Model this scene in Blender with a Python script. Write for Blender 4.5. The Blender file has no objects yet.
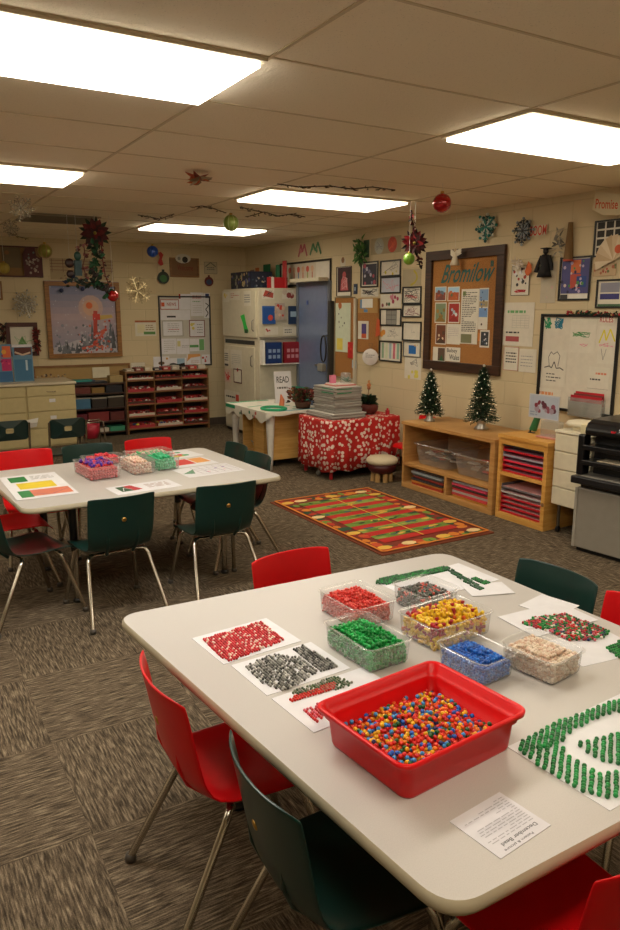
import bpy, bmesh, math, random
from mathutils import Vector, Matrix
random.seed(7)
PI = math.pi
C = bpy.context.scene.collection
# ------------------------------------------------------------------ camera solve (used to turn measured pixels into points on real planes)
f_, cx_, cy_ = 737., 310., 465.
pit, yaw, H = math.radians(11.9), math.radians(30.7), 1.60
F = Vector((math.sin(yaw)*math.cos(pit), math.cos(yaw)*math.cos(pit), -math.sin(pit)))
R = Vector((math.cos(yaw), -math.sin(yaw), 0)); U = R.cross(F); O = Vector((0, 0, H))
def ray(x, y): return F*f_ + R*(x-cx_) - U*(y-cy_)
def onz(x, y, z): d = ray(x, y); return O + d*((z-O.z)/d.z)
def onx(x, y, X): d = ray(x, y); return O + d*(X/d.x)
def ony(x, y, Y): d = ray(x, y); return O + d*(Y/d.y)
WX, WY, CZ = 4.68, 9.65, 2.45
# ------------------------------------------------------------------ materials
def lin(c): return tuple((v/12.92 if v <= .04045 else ((v+.055)/1.055)**2.4) for v in c)
def hexc(h): h = h.lstrip('#'); return lin(tuple(int(h[i:i+2], 16)/255 for i in (0, 2, 4)))
MC = {}
def M(h, rough=.6, metal=0, spec=.5, coat=0, bump=0, bscale=200, emit=0):
    k = (h, rough, metal, spec, coat, bump, bscale, emit)
    if k in MC: return MC[k]
    m = bpy.data.materials.new('mat_'+h.strip('#')); m.use_nodes = True
    n = m.node_tree.nodes; b = n['Principled BSDF']; c = hexc(h)
    b.inputs['Roughness'].default_value = rough; b.inputs['Metallic'].default_value = metal
    b.inputs['Specular IOR Level'].default_value = spec; b.inputs['Coat Weight'].default_value = coat
    # faint procedural mottling so that nothing is a perfectly flat colour
    tc = n.new('ShaderNodeTexCoord'); nz = n.new('ShaderNodeTexNoise'); nz.inputs['Scale'].default_value = 18
    mx = n.new('ShaderNodeMix'); mx.data_type = 'RGBA'
    mx.inputs[6].default_value = (*[v*.9 for v in c], 1); mx.inputs[7].default_value = (*[min(1, v*1.08) for v in c], 1)
    L = m.node_tree.links; L.new(tc.outputs['Object'], nz.inputs['Vector']); L.new(nz.outputs['Fac'], mx.inputs[0]); L.new(mx.outputs[2], b.inputs['Base Color'])
    if bump:
        n2 = n.new('ShaderNodeTexNoise'); n2.inputs['Scale'].default_value = bscale; bp = n.new('ShaderNodeBump')
        bp.inputs['Strength'].default_value = bump; bp.inputs['Distance'].default_value = .004
        L.new(tc.outputs['Object'], n2.inputs['Vector']); L.new(n2.outputs['Fac'], bp.inputs['Height']); L.new(bp.outputs['Normal'], b.inputs['Normal'])
    if emit: b.inputs['Emission Color'].default_value = (*c, 1); b.inputs['Emission Strength'].default_value = emit
    MC[k] = m; return m
def newmat(name):
    m = bpy.data.materials.new(name); m.use_nodes = True
    return m, m.node_tree.nodes, m.node_tree.links, m.node_tree.nodes['Principled BSDF']
def N(n, t, **kw):
    o = n.new('ShaderNode'+t)
    for k, v in kw.items(): setattr(o, k, v)
    return o
def ramp(n, stops):
    r = N(n, 'ValToRGB'); e = r.color_ramp.elements
    while len(e) < len(stops): e.new(.5)
    for el, (p, c) in zip(e, stops): el.position = p; el.color = (*c, 1)
    return r
def clear_plastic():
    m, n, l, b = newmat('clear_plastic'); n.remove(b)
    out = n['Material Output']; tr = N(n, 'BsdfTransparent'); tr.inputs[0].default_value = (.93, .94, .94, 1)
    gl = N(n, 'BsdfGlossy'); gl.inputs['Roughness'].default_value = .12
    df = N(n, 'BsdfDiffuse'); df.inputs[0].default_value = (.8, .8, .78, 1)
    lw0 = N(n, 'LayerWeight'); lw0.inputs[0].default_value = .3; lw = N(n, 'Math', operation='MULTIPLY_ADD'); lw.inputs[1].default_value = .32; lw.inputs[2].default_value = .05; l.new(lw0.outputs['Facing'], lw.inputs[0])
    m1 = N(n, 'MixShader'); m1.inputs[0].default_value = .15; l.new(tr.outputs[0], m1.inputs[1]); l.new(df.outputs[0], m1.inputs[2])
    m2 = N(n, 'MixShader'); l.new(lw.outputs[0], m2.inputs[0]); l.new(m1.outputs[0], m2.inputs[1]); l.new(gl.outputs[0], m2.inputs[2])
    l.new(m2.outputs[0], out.inputs[0]); return m
CLEAR = clear_plastic()
def carpet():
    m, n, l, b = newmat('carpet_tiles'); b.inputs['Roughness'].default_value = .95; b.inputs['Specular IOR Level'].default_value = .1
    tc = N(n, 'TexCoord'); mp = N(n, 'Mapping'); mp.inputs['Location'].default_value = (.13, .21, 0); l.new(tc.outputs['Object'], mp.inputs[0])
    ck = N(n, 'TexChecker'); ck.inputs['Scale'].default_value = 1.75; l.new(mp.outputs[0], ck.inputs['Vector'])
    cols = []
    for sc in ((14, 150, 1), (150, 14, 1)):
        q = N(n, 'Mapping'); q.inputs['Scale'].default_value = sc; l.new(tc.outputs['Object'], q.inputs[0])
        z = N(n, 'TexNoise'); z.inputs['Scale'].default_value = 1; z.inputs['Detail'].default_value = 3; z.inputs['Roughness'].default_value = .6
        z.inputs['Distortion'].default_value = .25; l.new(q.outputs[0], z.inputs['Vector']); cols.append(z)
    mx = N(n, 'Mix'); mx.data_type = 'FLOAT'; l.new(ck.outputs['Fac'], mx.inputs[0]); l.new(cols[0].outputs['Fac'], mx.inputs[2]); l.new(cols[1].outputs['Fac'], mx.inputs[3])
    fine = N(n, 'TexNoise'); fine.inputs['Scale'].default_value = 220; l.new(tc.outputs['Object'], fine.inputs['Vector'])
    ad = N(n, 'Math', operation='MULTIPLY_ADD'); ad.inputs[1].default_value = .22; l.new(fine.outputs['Fac'], ad.inputs[0]); l.new(mx.outputs[0], ad.inputs[2])
    rp = ramp(n, [(.42, hexc('#332b22')), (.57, hexc('#554a3c')), (.68, hexc('#736553')), (.84, hexc('#9a8b73'))]); l.new(ad.outputs[0], rp.inputs[0]); l.new(rp.outputs[0], b.inputs['Base Color'])
    bp = N(n, 'Bump'); bp.inputs['Strength'].default_value = .8; bp.inputs['Distance'].default_value = .006; l.new(ad.outputs[0], bp.inputs['Height']); l.new(bp.outputs[0], b.inputs['Normal'])
    return m
def blockwall(name, axis):
    m, n, l, b = newmat(name); b.inputs['Roughness'].default_value = .75
    tc = N(n, 'TexCoord'); sp = N(n, 'SeparateXYZ'); cb = N(n, 'CombineXYZ'); l.new(tc.outputs['Object'], sp.inputs[0])
    l.new(sp.outputs[axis], cb.inputs[0]); l.new(sp.outputs[2], cb.inputs[1])
    br = N(n, 'TexBrick'); br.inputs['Scale'].default_value = 1; br.inputs['Brick Width'].default_value = .4; br.inputs['Row Height'].default_value = .2
    br.inputs['Mortar Size'].default_value = .006; br.inputs['Mortar Smooth'].default_value = .6
    a = hexc('#cdbc98'); br.inputs['Color1'].default_value = (*a, 1); br.inputs['Color2'].default_value = (*[v*.97 for v in a], 1); br.inputs['Mortar'].default_value = (*[v*.88 for v in a], 1)
    l.new(cb.outputs[0], br.inputs['Vector']); l.new(br.outputs['Color'], b.inputs['Base Color'])
    bp = N(n, 'Bump', invert=True); bp.inputs['Strength'].default_value = .5; bp.inputs['Distance'].default_value = .004; l.new(br.outputs['Fac'], bp.inputs['Height'])
    nz = N(n, 'TexNoise'); nz.inputs['Scale'].default_value = 60; l.new(tc.outputs['Object'], nz.inputs['Vector'])
    b2 = N(n, 'Bump'); b2.inputs['Strength'].default_value = .25; b2.inputs['Distance'].default_value = .003; l.new(nz.outputs['Fac'], b2.inputs['Height']); l.new(bp.outputs[0], b2.inputs['Normal']); l.new(b2.outputs[0], b.inputs['Normal'])
    return m
def ceilmat():
    m, n, l, b = newmat('acoustic_tile'); b.inputs['Roughness'].default_value = .9; b.inputs['Specular IOR Level'].default_value = .15
    tc = N(n, 'TexCoord'); a = hexc('#efe2c8')
    v = N(n, 'TexVoronoi'); v.inputs['Scale'].default_value = 95; l.new(tc.outputs['Object'], v.inputs['Vector'])
    z = N(n, 'TexNoise'); z.inputs['Scale'].default_value = 45; z.inputs['Detail'].default_value = 5; l.new(tc.outputs['Object'], z.inputs['Vector'])
    mu = N(n, 'Math', operation='MULTIPLY'); l.new(v.outputs['Distance'], mu.inputs[0]); l.new(z.outputs['Fac'], mu.inputs[1])
    rp = ramp(n, [(.03, tuple(x*.72 for x in a)), (.10, a)]); l.new(mu.outputs[0], rp.inputs[0]); l.new(rp.outputs[0], b.inputs['Base Color'])
    bp = N(n, 'Bump'); bp.inputs['Strength'].default_value = .5; bp.inputs['Distance'].default_value = .003; l.new(mu.outputs[0], bp.inputs['Height']); l.new(bp.outputs[0], b.inputs['Normal'])
    return m
def woodmat(name, c1, c2, sc=(3, 3, 40), rough=.45):
    m, n, l, b = newmat(name); b.inputs['Roughness'].default_value = rough
    tc = N(n, 'TexCoord'); mp = N(n, 'Mapping'); mp.inputs['Scale'].default_value = sc; l.new(tc.outputs['Object'], mp.inputs[0])
    z = N(n, 'TexNoise'); z.inputs['Scale'].default_value = 1.2; z.inputs['Detail'].default_value = 5; z.inputs['Distortion'].default_value = 1.2; l.new(mp.outputs[0], z.inputs['Vector'])
    rp = ramp(n, [(.35, hexc(c1)), (.65, hexc(c2))]); l.new(z.outputs['Fac'], rp.inputs[0]); l.new(rp.outputs[0], b.inputs['Base Color']); return m
OAK = woodmat('oak_veneer', '#b07f45', '#c4955a', (2, 2, 30)); PINE = woodmat('pine', '#c98f3f', '#dba85a', (2, 2, 30)); BIRCH = woodmat('birch', '#c89a52', '#d9ad66', (2, 2, 25))
DARKW = woodmat('dark_wood', '#2f1d13', '#44291a', (3, 3, 30)); MIDW = woodmat('mid_wood', '#7a5430', '#946a3e', (3, 3, 30)); GOLDW = woodmat('gold_wood', '#7c5226', '#a06f35', (3, 3, 30))
def corkmat():
    m, n, l, b = newmat('cork'); b.inputs['Roughness'].default_value = .9; tc = N(n, 'TexCoord')
    z = N(n, 'TexNoise'); z.inputs['Scale'].default_value = 160; z.inputs['Detail'].default_value = 4; l.new(tc.outputs['Object'], z.inputs['Vector'])
    rp = ramp(n, [(.35, hexc('#8a5a2a')), (.65, hexc('#b27c42'))]); l.new(z.outputs['Fac'], rp.inputs[0]); l.new(rp.outputs[0], b.inputs['Base Color']); return m
CORK = corkmat()
def laminate():
    m, n, l, b = newmat('table_laminate'); b.inputs['Roughness'].default_value = .36; tc = N(n, 'TexCoord')
    z = N(n, 'TexNoise'); z.inputs['Scale'].default_value = 400; l.new(tc.outputs['Object'], z.inputs['Vector'])
    a = hexc('#bfbab5'); rp = ramp(n, [(.3, tuple(v*.92 for v in a)), (.6, a)]); l.new(z.outputs['Fac'], rp.inputs[0]); l.new(rp.outputs[0], b.inputs['Base Color']); return m
LAM = laminate()
def dotcloth():
    m, n, l, b = newmat('red_dotted_cloth'); b.inputs['Roughness'].default_value = .8; tc = N(n, 'TexCoord')
    v = N(n, 'TexVoronoi'); v.inputs['Scale'].default_value = 24; v.inputs['Randomness'].default_value = .85; l.new(tc.outputs['Object'], v.inputs['Vector'])
    rp = ramp(n, [(.36, hexc('#e6d4c6')), (.42, hexc('#b81c18'))]); rp.color_ramp.interpolation = 'LINEAR'
    l.new(v.outputs['Distance'], rp.inputs[0]); l.new(rp.outputs[0], b.inputs['Base Color']); return m
CHROME = M('#b9b2a6', .22, 1); STEEL = M('#8c8880', .35, 1); WHITE = M('#e6e2d8', .6); PAPER = M('#dddce0', .75); PAPER2 = M('#d6d0c0', .75); BLACK = M('#121212', .4)
REDP = M('#d00c14', .35, 0, .28, 0); GRNP = M('#0b2f2a', .3, 0, .4, .1); TEAL = M('#1f5d50', .35); GOLD = M('#c9a25a', .3, 1)
BEIGE = M('#cdbf98', .5); CREAM = M('#d9d0b6', .5); DGRN = M('#12301a', .7); STRING = M('#d8d4cc', .7)
# ------------------------------------------------------------------ mesh builder
class MB:
    def __init__(s): s.v = []; s.f = []; s.fm = []; s.sm = []; s.ms = []
    def mi(s, m):
        if m not in s.ms: s.ms.append(m)
        return s.ms.index(m)
    def add(s, vs, fs, m, smooth=False):
        o = len(s.v); s.v += [tuple(v) for v in vs]; i = s.mi(m)
        for f in fs: s.f.append([a+o for a in f]); s.fm.append(i); s.sm.append(smooth)
        return s
    def box(s, a, b, m, T=None):
        (x0, y0, z0), (x1, y1, z1) = a, b
        v = [Vector(p) for p in ((x0, y0, z0), (x1, y0, z0), (x1, y1, z0), (x0, y1, z0), (x0, y0, z1), (x1, y0, z1), (x1, y1, z1), (x0, y1, z1))]
        if T: v = [T @ p for p in v]
        return s.add(v, [(0, 3, 2, 1), (4, 5, 6, 7), (0, 1, 5, 4), (1, 2, 6, 5), (2, 3, 7, 6), (3, 0, 4, 7)], m)
    def loft(s, rings, m, smooth=True, cap0=False, cap1=False, closed=True):
        n = len(rings[0]); v = [p for r in rings for p in r]; fs = []
        for i in range(len(rings)-1):
            for j in range(n if closed else n-1):
                k = (j+1) % n; fs.append((i*n+j, i*n+k, (i+1)*n+k, (i+1)*n+j))
        s.add(v, fs, m, smooth)
        if cap0: s.add(rings[0], [tuple(range(n))[::-1]], m)
        if cap1: s.add(rings[-1], [tuple(range(n))], m)
        return s
    def lathe(s, prof, m, c=(0, 0, 0), seg=20, smooth=True):
        rings = [[(c[0]+max(r, 1e-4)*math.cos(2*PI*i/seg), c[1]+max(r, 1e-4)*math.sin(2*PI*i/seg), c[2]+z) for i in range(seg)] for r, z in prof]
        return s.loft(rings, m, smooth)
    def tube(s, pts, r, m, seg=8, cap=True):
        pts = [Vector(p) for p in pts]; rs = r if isinstance(r, (list, tuple)) else [r]*len(pts); rings = []; up = None
        for i, p in enumerate(pts):
            t = ((pts[min(i+1, len(pts)-1)]-p).normalized()+(p-pts[max(i-1, 0)]).normalized()).normalized()
            if up is None: up = Vector((0, 0, 1)) if abs(t.z) < .9 else Vector((1, 0, 0))
            a = t.cross(up).normalized(); b = a.cross(t); up = b
            rings.append([p+(a*math.cos(2*PI*k/seg)+b*math.sin(2*PI*k/seg))*rs[i] for k in range(seg)])
        return s.loft(rings, m, True, cap, cap)
    def sphere(s, c, r, m, seg=16, rg=10, sq=(1, 1, 1)):
        rings = []
        for i in range(rg+1):
            t = PI*i/rg; rr = max(math.sin(t), 1e-3)
            rings.append([(c[0]+r*sq[0]*rr*math.cos(2*PI*k/seg), c[1]+r*sq[1]*rr*math.sin(2*PI*k/seg), c[2]-r*sq[2]*math.cos(t)) for k in range(seg)])
        return s.loft(rings, m, True)
    def leaf(s, base, tip, w, nrm, m, bend=.1):
        base, tip, nrm = Vector(base), Vector(tip), Vector(nrm); d = tip-base; side = d.cross(nrm).normalized()*w
        q = nrm.normalized()*d.length*bend
        v = [base, base+d*.35+side+q, base+d*.75+side*.6+q*.6, tip, base+d*.75-side*.6+q*.6, base+d*.35-side+q, base+d*.4, base+d*.75]
        return s.add(v, [(0, 1, 6), (1, 2, 7, 6), (2, 3, 7), (7, 3, 4), (6, 7, 4, 5), (0, 6, 5)], m)
    def build(s, name, parent=None, loc=(0, 0, 0), rz=0, bev=0, sub=0, solid=0):
        me = bpy.data.meshes.new(name); me.from_pydata(s.v, [], s.f)
        for m in s.ms: me.materials.append(m)
        me.polygons.foreach_set('material_index', s.fm); me.polygons.foreach_set('use_smooth', s.sm); me.update()
        o = bpy.data.objects.new(name, me); C.objects.link(o); o.location = loc; o.rotation_euler = (0, 0, rz)
        if parent: o.parent = parent
        if solid: q = o.modifiers.new('Solidify', 'SOLIDIFY'); q.thickness = solid; q.offset = 0
        if sub: q = o.modifiers.new('Subdivision', 'SUBSURF'); q.levels = sub; q.render_levels = sub
        if bev: q = o.modifiers.new('Bevel', 'BEVEL'); q.width = bev; q.segments = 2; q.limit_method = 'ANGLE'
        return o
def tag(o, label, cat, group=None, kind=None):
    o['label'] = label; o['category'] = cat
    if group: o['group'] = group
    if kind: o['kind'] = kind
    return o
def struct(o): o['kind'] = 'structure'; return o
def thing(name, loc, rz, label, cat, group=None):
    o = bpy.data.objects.new(name, None); o.empty_display_size = .05; C.objects.link(o); o.location = loc; o.rotation_euler = (0, 0, rz)
    return tag(o, label, cat, group)
def copy_tree(o, parent=None):
    c = o.copy(); C.objects.link(c); c.parent = parent
    for ch in list(o.children): copy_tree(ch, c)
    return c
def rrect(w, d, r, z=0, n=5, cx=0, cy=0):
    out = []
    for sx, sy, a0 in ((1, 1, 0), (-1, 1, 90), (-1, -1, 180), (1, -1, 270)):
        for i in range(n+1):
            a = math.radians(a0+90*i/n); out.append((cx+sx*(w/2-r)+r*math.cos(a), cy+sy*(d/2-r)+r*math.sin(a), z))
    return out
TXT = {}
def textgeo(s):
    if s in TXT: return TXT[s]
    cu = bpy.data.curves.new('t', 'FONT'); cu.body = s; cu.size = 1; cu.resolution_u = 3; cu.offset = .014
    ob = bpy.data.objects.new('t', cu); C.objects.link(ob); dg = bpy.context.evaluated_depsgraph_get()
    me = ob.evaluated_get(dg).to_mesh(); v = [tuple(a.co) for a in me.vertices]; f = [tuple(p.vertices) for p in me.polygons]
    ob.evaluated_get(dg).to_mesh_clear(); C.objects.unlink(ob); bpy.data.objects.remove(ob); bpy.data.curves.remove(cu)
    x0, x1 = min(a[0] for a in v), max(a[0] for a in v); y0, y1 = min(a[1] for a in v), max(a[1] for a in v)
    TXT[s] = ([((a[0]-x0)/(x1-x0), (a[1]-y0)/(y1-y0)) for a in v], f); return TXT[s]
class Art(MB):      # a flat sheet with printed pattern: local u (right), v (up), n (towards the viewer); u,v in 0..1
    def __init__(s, w, h, UU, VV, t=.0012, base=PAPER):
        super().__init__(); s.w, s.h, s.U, s.V = w, h, Vector(UU), Vector(VV); s.Nn = s.U.cross(s.V).normalized(); s.t = t; s.k = 0; s.q = 0
        if base: s.slab(0, 0, 1, 1, 0, t, base)
    def P(s, u, v, n): return s.U*(u*s.w)+s.V*(v*s.h)+s.Nn*n
    def slab(s, u0, v0, u1, v1, n0, n1, m):
        p = [s.P(u0, v0, n0), s.P(u1, v0, n0), s.P(u1, v1, n0), s.P(u0, v1, n0), s.P(u0, v0, n1), s.P(u1, v0, n1), s.P(u1, v1, n1), s.P(u0, v1, n1)]
        return s.add(p, [(0, 3, 2, 1), (4, 5, 6, 7), (0, 1, 5, 4), (1, 2, 6, 5), (2, 3, 7, 6), (3, 0, 4, 7)], m)
    def lv(s): s.k += 1; s.q += 1; return s.t+.0002+.00004*s.q
    def rect(s, u0, v0, u1, v1, m): n = s.lv(); return s.add([s.P(u0, v0, n), s.P(u1, v0, n), s.P(u1, v1, n), s.P(u0, v1, n)], [(0, 1, 2, 3)], m)
    def poly(s, pts, m): n = s.lv(); return s.add([s.P(u, v, n) for u, v in pts], [tuple(range(len(pts)))], m)
    def disc(s, u, v, r, m, k=14, ry=None):
        ry = ry or r*s.w/s.h; return s.poly([(u+r*math.cos(2*PI*i/k), v+ry*math.sin(2*PI*i/k)) for i in range(k)], m)
    def text(s, t, u0, v0, u1, v1, m, slant=0):
        vs, fs = textgeo(t); n = s.lv()
        return s.add([s.P(u0+(u1-u0)*a+slant*b*(v1-v0), v0+(v1-v0)*b, n) for a, b in vs], fs, m)
    def line(s, pts, wd, m):
        n = s.lv(); P2 = [Vector((u*s.w, v*s.h)) for u, v in pts]
        for a, b in zip(P2, P2[1:]):
            d = (b-a); 
            if d.length < 1e-6: continue
            q = Vector((-d.y, d.x)).normalized()*wd/2
            s.add([s.U*p.x+s.V*p.y+s.Nn*n for p in (a-q, b-q, b+q, a+q)], [(0, 1, 2, 3)], m); n += .00001
        return s
    def lines(s, u0, v0, u1, v1, k, m, fill=.45, seed=0):  # rows of writing
        rnd = random.Random(seed+k)
        for i in range(k):
            v = v1-(v1-v0)*(i+.5)/k; h = (v1-v0)/k*fill/2; u = u0
            while u < u1-.02:
                w = min(rnd.uniform(.05, .16), u1-u)
                s.k = 0; s.rect(u, v-h, u+w, v+h, m); u += w+.03
                if rnd.random() < .08: break
        return s
    def grid(s, u0, v0, u1, v1, a, b, wd, m):
        for i in range(a+1): s.k = 1; u = u0+(u1-u0)*i/a; s.line([(u, v0), (u, v1)], wd, m)
        for i in range(b+1): s.k = 2; v = v0+(v1-v0)*i/b; s.line([(u0, v), (u1, v)], wd, m)
        return s
    def scribble(s, u0, v0, u1, v1, k, m, wd=.003, seed=1):
        rnd = random.Random(seed); p = [(rnd.uniform(u0, u1), rnd.uniform(v0, v1)) for _ in range(k)]; s.k = 1; return s.line(p, wd, m)
    def blobs(s, u0, v0, u1, v1, k, ms, r=.06, seed=1):
        rnd = random.Random(seed)
        for i in range(k): s.k = i % 6; s.disc(rnd.uniform(u0, u1), rnd.uniform(v0, v1), rnd.uniform(.5, 1)*r, ms[i % len(ms)], 7)
        return s
    def border(s, wd, m, th=.008):
        a, b = wd/s.w, wd/s.h
        s.slab(0, 0, 1, b, 0, th, m); s.slab(0, 1-b, 1, 1, 0, th, m); s.slab(0, b, a, 1-b, 0, th, m); s.slab(1-a, b, 1, 1-b, 0, th, m); return s
def RWart(x0, y0, x1, y1, gap=.003, base=PAPER, t=.0012, X=WX):    # sheet on the right-hand wall
    mx, my = (x0+x1)/2, (y0+y1)/2
    ya, yb = onx(x0, my, X).y, onx(x1, my, X).y; zt, zb = onx(mx, y0, X).z, onx(mx, y1, X).z
    a = Art(ya-yb, zt-zb, (0, -1, 0), (0, 0, 1), t, base); a.loc = (X-gap, ya, zb); return a
def BWart(x0, y0, x1, y1, gap=.003, base=PAPER, t=.0012, Y=WY):    # sheet on the back wall
    mx, my = (x0+x1)/2, (y0+y1)/2
    xa, xb = ony(x0, my, Y).x, ony(x1, my, Y).x; zt, zb = ony(mx, y0, Y).z, ony(mx, y1, Y).z
    a = Art(xb-xa, zt-zb, (1, 0, 0), (0, 0, 1), t, base); a.loc = (xa, Y-gap, zb); return a
def put(a, name, label, cat, group=None, bev=0): return tag(a.build(name, None, a.loc, bev=bev), label, cat, group)
def framed(a, name, label, cat, wd, m, th=.02, group=None, mats=None):   # framed picture: Empty > frame, picture
    t = thing(name, a.loc, 0, label, cat, group); fr = Art(a.w, a.h, a.U, a.V, 0, None); fr.border(wd, m, th); fr.build('frame', t, bev=.002)
    a.build('picture', t); return t
# ------------------------------------------------------------------ room shell
X0, Y0 = -3.8, -1.83
b = MB(); b.box((X0, Y0, -.1), (WX, WY, 0), carpet()); struct(b.build('floor'))
LY = [2.45, 4.89, 7.33, .01]; LX = [0.02, 2.57, -2.53]; DX, DY = 1.275, .61
b = MB(); b.box((X0, Y0, CZ), (WX, WY, CZ+.1), ceilmat()); struct(b.build('ceiling'))
gm = M('#cdbb99', .6); b = MB(); x = LX[2]-DX
while x < WX:
    if x > X0: b.box((x-.007, Y0, CZ-.004), (x+.007, WY, CZ), gm)
    x += DX
y = LY[3]-3*DY
while y < WY:
    if y > Y0: b.box((X0, y-.006, CZ-.003), (WX, y+.006, CZ), gm)
    y += DY
struct(b.build('trim_1'))
b = MB(); b.box((WX, Y0, 0), (WX+.1, WY, CZ), blockwall('painted_block_right', 1)); struct(b.build('wall_right'))
bm_ = blockwall('painted_block_back', 0)
b = MB(); b.box((X0-.1, WY, 0), (WX+.1, WY+.1, CZ), bm_); struct(b.build('wall_back'))
b = MB(); b.box((X0-.1, Y0-.1, 0), (WX+.1, Y0, CZ), M('#e8dcc4', .8)); struct(b.build('wall_front'))
b = MB(); b.box((X0-.1, Y0, 0), (X0, WY, CZ), M('#e8dcc4', .8)); struct(b.build('wall_left'))
bb = M('#4a4038', .6)
b = MB(); b.box((WX-.012, Y0, 0), (WX, 7.28, .1), bb); struct(b.build('baseboard_right'))
b = MB(); b.box((X0, WY-.012, 0), (WX, WY, .1), bb); struct(b.build('baseboard_back'))
# ------------------------------------------------------------------ ceiling lights
def diffuser(col, st):
    m, n, l, b = newmat('light_diffuser'); n.remove(b); e = N(n, 'Emission'); e.inputs['Strength'].default_value = st
    tc = N(n, 'TexCoord'); sp = N(n, 'SeparateXYZ'); l.new(tc.outputs['Object'], sp.inputs[0])   # two tubes glow through the lens
    w = N(n, 'Math', operation='ABSOLUTE'); l.new(sp.outputs[1], w.inputs[0])
    rp = ramp(n, [(0, (.80*col[0], .80*col[1], .80*col[2])), (.13, col), (.30, (.45*col[0], .43*col[1], .38*col[2]))]); l.new(w.outputs[0], rp.inputs[0])
    l.new(rp.outputs[0], e.inputs[0]); l.new(e.outputs[0], n['Material Output'].inputs[0]); return m
COOL = diffuser((1, .95, .86), 9.0); WARM = diffuser((1, .88, .69), 4.6)
WM = M('#d8ccb0', .5)
lights = [(LX[0], LY[0], COOL, 'large bright ceiling light at the upper left, nearest the camera'), (LX[1], LY[0], WARM, 'ceiling light above the whiteboard side at the upper right'),
 (LX[0], LY[1], WARM, 'ceiling light cut by the left edge of the photo'), (LX[1], LY[1], WARM, 'middle ceiling light with the green ball hanging beside it'),
 (LX[1], LY[2], WARM, 'farthest ceiling light, above the blue hanging ball'), (LX[0], LY[3], WARM, 'ceiling light straight above the camera'), (LX[1], LY[3], WARM, 'ceiling light behind the camera on the right'),
 (LX[2], LY[0], WARM, 'ceiling light far left of the near table'), (LX[2], LY[1], WARM, 'ceiling light far left of the second table')]
for x, y, m, lb in lights:
    t = thing('ceiling_light', (x+DX/2, y+DY/2, CZ), 0, lb, 'light', 'lay-in ceiling lights'); w, d = DX-.05, DY-.05
    fr = MB()
    for a, c in (((-w/2-.02, -d/2-.02), (w/2+.02, -d/2)), ((-w/2-.02, d/2), (w/2+.02, d/2+.02)), ((-w/2-.02, -d/2), (-w/2, d/2)), ((w/2, -d/2), (w/2+.02, d/2))):
        fr.box((a[0], a[1], -.014), (c[0], c[1], -.001), WM)
    fr.build('frame', t, bev=.002); q = MB(); q.box((-w/2, -d/2, -.030), (w/2, d/2, -.002), m); q.build('diffuser', t)  # diffuser made deeper than flush; its added glowing sides brighten the ceiling
t = thing('air_vent', (LX[0]+DX*1.3, LY[2]+.2, CZ), 0, 'grey ceiling air vent near the far wall', 'vent')
q = MB(); q.box((-.33, -.33, -.014), (.33, .33, -.001), M('#8f8470', .6)); q.build('frame', t, bev=.003)
q = MB(); [q.box((-.28, -.26+.08*i, -.02), (.28, -.22+.08*i, -.014), M('#6f6655', .6)) for i in range(7)]; q.build('grille', t)
# ------------------------------------------------------------------ tables
def corners(px, z): return [onz(a, c, z) for a, c in px]
def round_poly(P4, r, n=7):
    out = []
    for i in range(4):
        p, a, c = P4[i], P4[i-1], P4[(i+1) % 4]; da, dc = (a-p).normalized(), (c-p).normalized()
        p0, p1 = p+da*r, p+dc*r
        for k in range(n+1):
            t = k/n; q = p0*(1-t)**2+p*2*t*(1-t)+p1*t*t; out.append(q)
    return out
TZ = .62
def table(px, lab, grp='grey laminate activity tables'):
    P4 = corners(px, TZ); c = sum(P4, Vector())/4; c.z = 0
    t = thing('classroom_table', c, 0, lab, 'table', grp); L4 = [p-c for p in P4]
    def ring(off, z, r=.075):
        cc = [p+(Vector((-p.x, -p.y, 0)).normalized()*off) for p in L4]; return [(q.x, q.y, z) for q in round_poly(cc, r)]
    b = MB(); b.loft([ring(.05, TZ-.030), ring(.012, TZ-.030), ring(.002, TZ-.026), ring(0, TZ-.018), ring(.002, TZ-.006), ring(.008, TZ)], M('#b8ad94', .45))
    b.add(ring(.008, TZ), [tuple(range(len(ring(0, 0))))], LAM); b.add(ring(.05, TZ-.03), [tuple(range(len(ring(0, 0))))[::-1]], M('#b5a27c', .7)); b.build('tabletop', t)
    for p in L4:
        q = p*.60; g = MB(); g.tube([(q.x, q.y, TZ-.03), (q.x, q.y, .3)], .022, M('#3a3733', .4, .6), 12); g.tube([(q.x, q.y, .32), (q.x, q.y, .02)], .017, CHROME, 12)
        g.build('leg', t); 
    for p in L4: 
        q = p*.60; g = MB(); g.lathe([(0, 0), (.026, 0), (.026, .012), (.017, .022), (0, .022)], BLACK, (q.x, q.y, 0), 12); g.build('glide', t)
    return t
table([(115.2, 615.7), (450.9, 915.4), (828, 711.8), (443.4, 551.4)], 'near grey-topped activity table holding the red bin and tubs of beads')
table([(-19.3, 473), (22.5, 510.4), (284.7, 476.3), (202, 447)], 'farther grey-topped activity table ringed by red and green chairs')
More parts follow.
